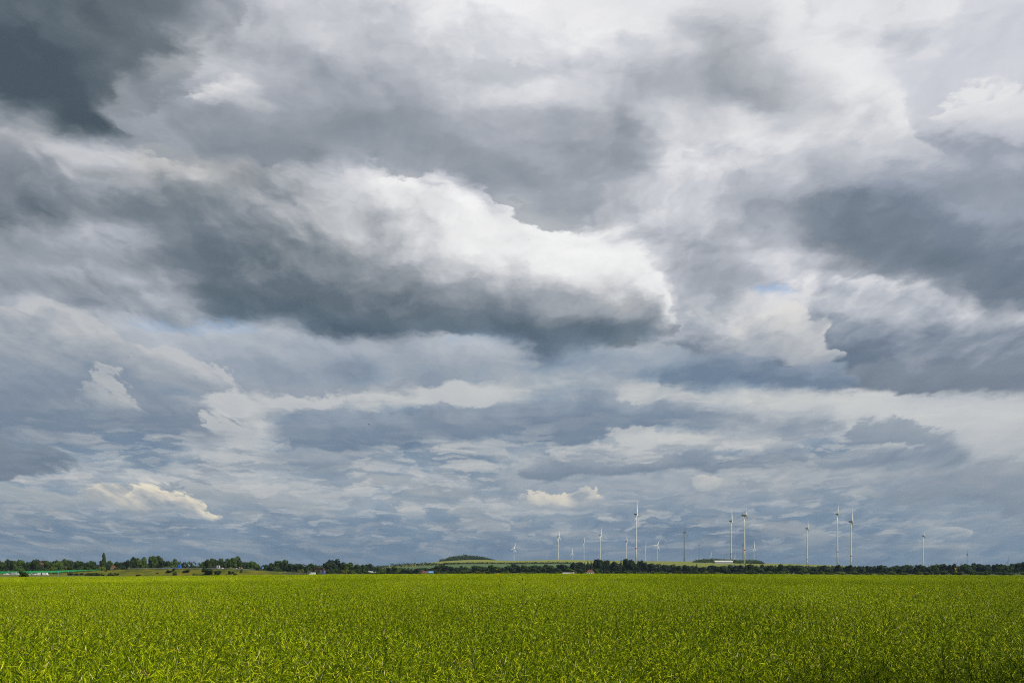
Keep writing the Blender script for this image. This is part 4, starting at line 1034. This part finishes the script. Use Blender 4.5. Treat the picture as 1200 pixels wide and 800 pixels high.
def truck(label, p0, p1, top, base, D, box_m, cab_m, cab_right=True, low=False, stripe=False, name='lorry'):
    x0, x1 = px_x(p0, D), px_x(p1, D); L = x1 - x0; h = py_z(top, D) - base
    t = thing(name, label, 'lorry', ((x0 + x1) / 2, D, base)); s = 1 if cab_right else -1
    cl = 2.3; u = lambda a: s * a
    e0, e1 = -L / 2, L / 2 - cl - .7
    def bx(bb, a, c, *r, **k): bb.box(min(u(a), u(c)), max(u(a), u(c)), *r, **k)
    b = MB(); bx(b, e0, e1, -1.25, 1.25, 1.0 if not low else .9, h); tr = b.build('trailer', box_m, t)
    if stripe:
        b = MB(); bx(b, e1 - 2.0, e1 - .1, -1.262, -1.252, 1.1, h - .2); b.build('print', M['pinkish'], tr)
    b = MB(); bx(b, e0 + .3, e1 + 1.5, -.9, .9, .65, .98); b.build('chassis', M['dark'], t)
    c0, c1 = L / 2 - cl, L / 2; ch = max(h, 2.9) + (.2 if not low else .6)
    b = MB(); sec = [(u(c0), .6), (u(c1), .6), (u(c1 + .05), 1.7), (u(c1 - .25), ch), (u(c0), ch)]
    b.extrude(sec if s > 0 else sec[::-1], -1.2, 1.2); cb = b.build('cab', cab_m, t)
    b = MB(); q = [(u(c1 - 1.1), -1.21, 1.75), (u(c1 - .08), -1.21, 1.75), (u(c1 - .25), -1.21, min(ch - .3, 2.7)), (u(c1 - 1.1), -1.21, min(ch - .3, 2.7))]; b.face(q); b.build('window', M['glass'], cb)
    wheels(t, (u(L / 2 - 1.1), u(L / 2 - 4.0), u(e0 + 1.2), u(e0 + 2.5), u(e0 + 3.8)), -1.1, 1.1, .5)
    return t
truck('white lorry with a long trailer in front of the light tree', 658.6, 673.3, 670.3, py_z(673.2, 905), 905, M['car_white'], M['car_white'], True, stripe=True)
eroad = lambda p: etop(p) + .03
truck('long blue lorry on the motorway bank', 190.5, 212.0, 664.8, eroad(201), EMB_D + 6, M['blue'], M['blue'], True, low=True)
truck('small grey lorry on the motorway above the thick bush', 248.0, 257.4, 662.4, eroad(253), EMB_D + 10, M['dark'], M['car_silver'], True)
car('white car on the motorway left of the orange road sign', 259.0, 665.0, EMB_D + 6, M['car_white'], 'car', math.radians(180), base=eroad(259))
car('grey car on the motorway below the orange road sign', 276.3, 666, EMB_D + 6, M['car_silver'], 'car', 0, base=eroad(276.3))
car('white van on the road by the dark brown shed', 366.0, 673.4, 680, M['car_white'], 'van', math.radians(180))
truck('grey flat lorry just left of the white van by the shed', 353.0, 363.6, 671.0, py_z(673.8, 684), 684, M['fence'], M['grey'], True, low=True)
car('white van by the woods left of the green hill slope', 434.6, 671.2, 880, M['car_white'], 'van', 0, base=py_z(671.0, 880))
car('silver car right of the white van by the woods', 439.2, 671.4, 880, M['car_silver'], 'car', 0, base=py_z(671.0, 880))
car('white car low behind the field below the hill', 607.8, 672.6, 900, M['car_white'], 'car', 0)
car('silver car next to the left of the white one behind the field', 604.0, 672.6, 900, M['car_silver'], 'car', 0)

# ---------------------------------------------------------------- road signs
def board(name, label, px0, px1, top, bottom, base, D, face_m, cat='road sign', poles=2, extra=None):
    x0, x1 = px_x(px0, D), px_x(px1, D); xc = (x0 + x1) / 2; w = (x1 - x0) / 2; zb = py_z(base, D)
    zt = py_z(top, D) - zb; z0 = py_z(bottom, D) - zb
    t = thing(name, label, cat, (xc, D, zb))
    b = MB(); b.box(-w, w, -.06, .06, z0, zt); pn = b.build('panel', face_m, t)
    if extra:
        f = MB(); f.box(-w + 2 * w * extra[0], -w + 2 * w * extra[1], -.085, -.062, z0 + (zt - z0) * extra[2], z0 + (zt - z0) * extra[3]); f.build('print', M[extra[4]], pn)
    for u in ([0] if poles == 1 else [-w * .7, w * .7]):
        b = MB(); b.tube([(u, .12, -1.5), (u, .12, zt - .05)], [.09, .09], 8); b.build('pole', M['steel'], t)
    return t
board('road_sign', 'blue square sign on a tall pole above the end of the bank', 306.8, 309.2, 663.4, 666.0, 671.5, 712, M['blue_tarp'], poles=1)
board('billboard', 'bright blue board with a small pink print in front of the big blackish tree', 378.2, 381.8, 668.3, 672.3, 673.6, 690, M['blue'], 'billboard', 2, (.5, .85, .55, .9, 'pinkish'))
board('road_sign', 'orange road sign with a grey plate above it on the motorway', 280.0, 281.6, 663.7, 665.4, 668, EMB_D + 4, M['orange'], poles=1)
board('road_sign', 'pale round-edged road sign just right of the orange one', 282.9, 284.1, 664.6, 665.8, 668.3, EMB_D + 4, M['wall_white'], poles=1)
board('marker_post', 'pale pink marker post at the edge of the field right of the blue board', 406.0, 406.7, 671.6, 673.0, 674.4, 700, M['pinkish'], 'marker post', 1)
board('banner', 'small pale blue banner near the right end of the green barrier', 67.6, 69.2, 670.0, 671.6, 673, 664, M['blue_tarp'], 'banner', 1)

# ---------------------------------------------------------------- birds
def bird(label, px, py, D, span, rz, flap):
    t = thing('bird', label, 'bird', at(px, py, D), None, rz)
    b = MB(); L = span * .42
    b.tube([(-L * .55, 0, 0), (-L * .3, 0, .01 * span), (0, 0, .02 * span), (L * .25, 0, .02 * span), (L * .38, 0, .03 * span), (L * .5, 0, .02 * span)], [.012 * span, .04 * span, .07 * span, .055 * span, .05 * span, .008 * span], 8)
    n = len(b.v)
    for s in (-1, 1):                                       # wings grow out of the body's sides
        b.face([(L * .22, 0, .04 * span), (L * .2, s * span * .22, .04 * span + flap * span * .5), (-L * .05, s * span * .5, .04 * span + flap * span), (-L * .12, s * span * .25, .035 * span + flap * span * .55), (-L * .2, 0, .035 * span)][::s])
        b.face([(L * .22, 0, .03 * span), (L * .2, s * span * .22, .025 * span + flap * span * .5), (-L * .05, s * span * .5, .035 * span + flap * span), (-L * .12, s * span * .25, .02 * span + flap * span * .55), (-L * .2, 0, .02 * span)][::-s])
    b.face([(-L * .5, -.02 * span, .0), (-L * .5, .02 * span, .0), (-L * .85, .07 * span, 0), (-L * .85, -.07 * span, 0)])
    b.build('body', M['bird'], t)
bird('black bird flying low over the woods, left of the middle of the sky', 432, 497.3, 75, .36, math.radians(35), .22)
bird('small dark bird high above the tall poplar', 150.5, 418.6, 105, .33, math.radians(-30), .18)
bird('tiny grey bird in front of the bright side of the big cloud', 619.7, 281.6, 130, .3, math.radians(20), .2)
# ---------------------------------------------------------------- the rapeseed crop
def pod_material(name, stops, trans=.25, rough=.5):
    m = bpy.data.materials.new(name); m.use_nodes = True
    nt = m.node_tree; p = nt.nodes['Principled BSDF']; p.inputs['Roughness'].default_value = rough; p.inputs['Specular IOR Level'].default_value = .06
    g = Nodes(nt)
    a = nt.nodes.new('ShaderNodeAttribute'); a.attribute_name = 'tone'
    oi = nt.nodes.new('ShaderNodeObjectInfo')
    f = g.add(a.outputs['Fac'], g.mul(g.sub(oi.outputs['Random'], .5), .12))
    geo = nt.nodes.new('ShaderNodeNewGeometry').outputs['Position']
    n = nt.nodes.new('ShaderNodeTexNoise'); n.inputs['Scale'].default_value = .22; n.inputs['Detail'].default_value = 3; nt.links.new(geo, n.inputs['Vector'])
    f = g.add(f, g.mul(g.sub(n.outputs['Fac'], .5), .30))
    n = nt.nodes.new('ShaderNodeTexNoise'); n.inputs['Scale'].default_value = .035; n.inputs['Detail'].default_value = 3; nt.links.new(geo, n.inputs['Vector'])
    f = g.add(f, g.mul(g.sub(n.outputs['Fac'], .5), .55))
    r = nt.nodes.new('ShaderNodeValToRGB'); nt.links.new(f, r.inputs[0]); e = r.color_ramp.elements
    e[0].position, e[0].color = stops[0][0], (*stops[0][1], 1); e[1].position, e[1].color = stops[-1][0], (*stops[-1][1], 1)
    for pos, c in stops[1:-1]: e.new(pos).color = (*c, 1)
    nt.links.new(r.outputs[0], p.inputs['Base Color'])
    tr = nt.nodes.new('ShaderNodeBsdfTranslucent'); nt.links.new(r.outputs[0], tr.inputs['Color'])
    mx = nt.nodes.new('ShaderNodeMixShader'); mx.inputs[0].default_value = trans
    nt.links.new(p.outputs[0], mx.inputs[1]); nt.links.new(tr.outputs[0], mx.inputs[2]); nt.links.new(mx.outputs[0], nt.nodes['Material Output'].inputs['Surface'])
    return m
POD = pod_material('rapeseed_pods', [(0.0, (.03, .08, .0005)), (.26, (.165, .255, .001)), (.55, (.48, .59, .002)), (.84, (.78, .83, .04)), (.92, (.64, .48, .04)), (1.0, (.70, .64, .34))], .10, .5)
STEM = pod_material('rapeseed_stems', [(0, (.025, .055, .002)), (1, (.14, .20, .015))], .05)
PETAL = material('yellow_petals', (.80, .62, .01), .6, .1, 20, translucent=.3)

class Plant:
    def __init__(self, seed): self.r = np.random.default_rng(seed); self.v = []; self.f = []; self.tone = []; self.m = []
    def prism(self, p0, p1, r0, r1, tone, mat, sides=3):
        d = p1 - p0; L = np.linalg.norm(d); d = d / max(L, 1e-6)
        a = np.cross(d, (0.31, .77, .2)); a /= np.linalg.norm(a); b = np.cross(d, a); n = len(self.v)
        for p, r in ((p0, r0), (p1, r1)):
            for k in range(sides):
                t = 2 * math.pi * k / sides; self.v.append(p + (a * math.cos(t) + b * math.sin(t)) * r)
        for k in range(sides):
            q = (k + 1) % sides; self.f.append((n + k, n + q, n + sides + q, n + sides + k)); self.m.append(mat)
        self.tone += [tone] * (2 * sides)
    def pod(self, p, d, L, w, tone):
        d = d / np.linalg.norm(d); a = np.cross(d, self.r.normal(size=3)); a /= np.linalg.norm(a); b = np.cross(d, a); n = len(self.v)
        m_ = p + d * L * .45 + np.array((0, 0, .04 * L)); e = p + d * L + np.array((0, 0, .10 * L))
        self.v.append(p)
        for k in range(3):
            t = 2.094 * k; self.v.append(m_ + (a * math.cos(t) + b * math.sin(t)) * w)
        self.v.append(e); self.tone += [tone] * 5
        for k in range(3):
            q = (k + 1) % 3; self.f.append((n, n + 1 + k, n + 1 + q)); self.f.append((n + 4, n + 1 + q, n + 1 + k)); self.m += [0, 0]
    def raceme(self, p0, d, L, npod, podL, w, flower=0, tone0=None):
        r = self.r; d = d / np.linalg.norm(d); p = p0.copy(); seg = L / 4; pts = [p0.copy()]
        for i in range(4):
            d = d + np.array((0, 0, .04)) + r.normal(size=3) * .12; d /= np.linalg.norm(d); p = p + d * seg; pts.append(p.copy())
        for i in range(4):
            self.prism(pts[i], pts[i + 1], .0030 - .0005 * i, .0025 - .0005 * i, r.uniform(0, .8), 1)
        ang = r.uniform(0, 6.28); base_t = r.uniform(.28, .60) if tone0 is None else tone0
        for k in range(npod):
            u = (k + .5) / npod * .97; i = min(int(u * 4), 3); q = pts[i] + (pts[i + 1] - pts[i]) * (u * 4 - i)
            ax = pts[i + 1] - pts[i]; ax /= np.linalg.norm(ax)
            ang += 2.4 + r.normal() * .2
            s = np.cross(ax, (math.cos(ang), math.sin(ang), .0)); s /= np.linalg.norm(s)
            tilt = r.uniform(.0, .8)
            pd = s * math.cos(tilt) + ax * math.sin(tilt)
            pl = podL * r.uniform(.75, 1.15) * (1.05 - .55 * max(0, u - .6) / .4)
            ped = q + pd * .018
            tone = base_t + r.normal() * (.22 if w < .003 else .10 if w < .006 else .05)
            if r.random() < .03: tone = r.uniform(.9, 1.0)
            if w < .006: self.prism(q, ped, .0010, .0009, .6, 1)
            self.pod(ped, pd + np.array((0, 0, r.uniform(-.05, .25))), pl, w * r.uniform(.85, 1.15), tone)
        for k in range(flower):
            q = pts[-1] + r.normal(size=3) * .018; n = len(self.v); s = .010
            for j in range(4):
                t = math.pi / 2 * j; c, sn = math.cos(t), math.sin(t); n = len(self.v)
                for uu, vv in ((0, 0), (s, -s * .5), (s * 1.5, 0), (s, s * .5)): self.v.append(q + np.array((uu * c - vv * sn, uu * sn + vv * c, abs(uu) * .3)))
                self.f.append((n, n + 1, n + 2, n + 3)); self.m.append(2); self.tone += [.5] * 4
    def plant(self, origin, H, nbr, npod, podL, w, low=.0, flower=0):
        r = self.r; o = np.array(origin, float); lean = r.normal(size=2) * .06
        z0 = low
        prev = o + (lean[0] * z0, lean[1] * z0, z0)
        for zz in np.linspace(z0, H * .68, 3)[1:]:
            q = o + (lean[0] * zz, lean[1] * zz, zz); self.prism(prev, q, .006, .005, .4, 1); prev = q
        self.raceme(prev, np.array((lean[0] * 4, lean[1] * 4, 1.0)), H * .33, npod, podL, w, flower)
        for k in range(nbr):
            zb = H * r.uniform(.42, .70); a = r.uniform(0, 6.28); out = r.uniform(.6, 1.5)
            p = o + (lean[0] * zb, lean[1] * zb, zb); d = np.array((math.cos(a) * out, math.sin(a) * out, 1.0)); d /= np.linalg.norm(d)
            bl = (H * r.uniform(.55, .68) - zb) ; bl = max(bl, .05)
            q = p + d * bl; self.prism(p, q, .004, .0032, .4, 1)
            self.raceme(q, d, H * r.uniform(.26, .38), npod, podL, w, flower)
    def mesh(self, name):
        me = bpy.data.meshes.new(name)
        me.from_pydata([tuple(p) for p in self.v], [], self.f)
        for m in (POD, STEM, PETAL): me.materials.append(m)
        me.polygons.foreach_set('material_index', np.array(self.m, dtype=np.int32))
        at_ = me.attributes.new('tone', 'FLOAT', 'POINT'); at_.data.foreach_set('value', np.array(self.tone, dtype=np.float32))
        me.update(); return me
protos = []
for i in range(8):                                      # 0-7: near plants, pod by pod
    P = Plant(100 + i); P.plant((0, 0, 0), 1.3, 6, 30, .064, .0025, .25); protos.append(P.mesh('rapeseed_near'))
for i in range(4):                                      # 8-11: tufts of several plants for the middle distance
    P = Plant(200 + i)
    for k in range(9):
        P.plant((P.r.uniform(-.45, .45), P.r.uniform(-.45, .45), 0), 1.3 * P.r.uniform(.92, 1.05), 4, 15, .080, .0048, .75)
    protos.append(P.mesh('rapeseed_tuft'))
for i in range(3):                                      # 12-14: wide clumps for the far half of the field
    P = Plant(300 + i)
    for k in range(42):
        P.plant((P.r.uniform(-1.6, 1.6), P.r.uniform(-1.6, 1.6), 0), 1.3 * P.r.uniform(.93, 1.05), 4, 9, .11, .010, .85)
    protos.append(P.mesh('rapeseed_clump'))
proto_obs = [bpy.data.objects.new('rapeseed_plant', me) for me in protos]

def crop_height(x, y):                                  # the canopy is a little uneven
    return 1 + .045 * np.sin(x * .9 + .7 * np.sin(y * .5)) * np.sin(y * .7 + 1.3) + .03 * np.sin(x * 2.3 + y * 1.7)
P_ = []; K_ = []; R_ = []; S_ = []
def scatter(y0, y1, dens, kinds, margin, jit=.12):
    ya = y0
    while ya < y1:
        yb = min(ya * 1.12 + .2, y1); half = (.66 + margin) * yb + 1.0
        n = int(2 * half * (yb - ya) * dens)
        xs = rng.uniform(-half, half, n); ys = rng.uniform(ya, yb, n); zs = land(xs, ys)
        P_.append(np.stack([xs, ys, zs], 1)); K_.append(rng.choice(kinds, n))
        t = rng.normal(0, .06, (n, 2)); R_.append(np.stack([t[:, 0], t[:, 1], rng.uniform(0, 6.28, n)], 1))
        S_.append(crop_height(xs, ys) * rng.normal(1, jit * .34, n)); ya = yb
scatter(1.6, 16, 22, list(range(8)), .10)
scatter(14.5, 30, 13, list(range(8)), .05)
scatter(15, 75, 2.2, [8, 9, 10, 11], .05)
scatter(70, FIELD_END, .30, [12, 13, 14], .05)
scatter(60, FIELD_END, .14, [8, 9, 10, 11], .03)
P_ = np.concatenate(P_); K_ = np.concatenate(K_); R_ = np.concatenate(R_); S_ = np.concatenate(S_)
me = bpy.data.meshes.new('rapeseed_crop'); me.vertices.add(len(P_)); me.vertices.foreach_set('co', P_.astype(np.float32).ravel())
for nm, ty, arr in (('kind', 'INT', K_.astype(np.int32)), ('turn', 'FLOAT_VECTOR', R_.astype(np.float32).ravel()), ('size', 'FLOAT', S_.astype(np.float32))):
    a_ = me.attributes.new(nm, ty, 'POINT'); a_.data.foreach_set('vector' if ty == 'FLOAT_VECTOR' else 'value', arr)
for m in (POD, STEM, PETAL): me.materials.append(m)
crop = link(bpy.data.objects.new('rapeseed_crop', me)); tag(crop, kind='stuff')
ng = bpy.data.node_groups.new('rapeseed_scatter', 'GeometryNodeTree')
ng.interface.new_socket('Geometry', in_out='INPUT', socket_type='NodeSocketGeometry'); ng.interface.new_socket('Geometry', in_out='OUTPUT', socket_type='NodeSocketGeometry')
gi = ng.nodes.new('NodeGroupInput'); go = ng.nodes.new('NodeGroupOutput'); jn = ng.nodes.new('GeometryNodeJoinGeometry')
def named(nm, ty):
    n = ng.nodes.new('GeometryNodeInputNamedAttribute'); n.data_type = ty; n.inputs['Name'].default_value = nm; return n.outputs['Attribute']
kA, tA, sA = named('kind', 'INT'), named('turn', 'FLOAT_VECTOR'), named('size', 'FLOAT')
e2r = ng.nodes.new('FunctionNodeEulerToRotation'); ng.links.new(tA, e2r.inputs[0])
for i, o in enumerate(proto_obs):
    cmp = ng.nodes.new('FunctionNodeCompare'); cmp.data_type = 'INT'; cmp.operation = 'EQUAL'
    ia = [s for s in cmp.inputs if s.type == 'INT']; ng.links.new(kA, ia[0]); ia[1].default_value = i
    oi = ng.nodes.new('GeometryNodeObjectInfo'); oi.inputs['Object'].default_value = o; oi.inputs['As Instance'].default_value = True
    ip = ng.nodes.new('GeometryNodeInstanceOnPoints')
    ng.links.new(gi.outputs[0], ip.inputs['Points']); ng.links.new(cmp.outputs[0], ip.inputs['Selection']); ng.links.new(oi.outputs['Geometry'], ip.inputs['Instance'])
    ng.links.new(e2r.outputs[0], ip.inputs['Rotation']); ng.links.new(sA, ip.inputs['Scale']); ng.links.new(ip.outputs[0], jn.inputs[0])
ng.links.new(jn.outputs[0], go.inputs[0])
crop.modifiers.new('scatter', 'NODES').node_group = ng

# a few stalks that stand above the rest
def stalk(label, px, top, D, seed, flower, nbr=2, npod=16):
    x = px_x(px, D); z0 = land1(x, D); H = py_z(top, D) - z0
    P = Plant(seed); t = thing('rapeseed_plant', label, 'rapeseed plant', (x, D, z0))
    P.plant((0, 0, 0), H, nbr, npod, .07, .006, 0, 0); me = P.mesh('stalk'); o = link(bpy.data.objects.new('stalk', me)); o.parent = t
    if flower:
        Q = Plant(seed + 1); r = Q.r
        tip = max(P.v, key=lambda p: p[2])
        for k in range(flower):
            q = np.array(tip) + r.normal(size=3) * np.array((.009, .009, .022)) - (0, 0, .015)
            for j in range(4):
                tt = math.pi / 2 * j + r.uniform(0, .5); c, sn = math.cos(tt), math.sin(tt); n = len(Q.v); s = .007
                for uu, vv in ((0, 0), (s, -s * .7), (s * 1.6, 0), (s, s * .7)): Q.v.append(q + np.array((uu * c - vv * sn, uu * sn + vv * c, abs(uu) * .6)))
                Q.f.append((n, n + 1, n + 2, n + 3)); Q.m.append(2); Q.tone += [.5] * 4
        f = link(bpy.data.objects.new('flower', Q.mesh('flower'))); f.parent = t
stalk('tall rapeseed stalk with a yellow head in front of the woods at far right', 1147.5, 665.5, 10, 501, 9, 1, 6)
stalk('tall rapeseed stalk with yellow flowers in the middle of the field edge', 594.5, 673.5, 9.0, 511, 8, 2, 10)
stalk('pale bushy rapeseed plant standing above the crop right of the yellow stalk', 615, 678.0, 8.0, 521, 0, 4, 22)
for i, (p, y) in enumerate(((1078, 690.5), (1082, 689.8), (1096, 691), (1073, 695), (1086, 695), (1089, 694.5))):
    stalk(f"{ORD[i]} of six yellow flowering rapeseed stalks on the right side of the field", p, y, 9.5 - .15 * i, 530 + 7 * i, 5, 1, 6)
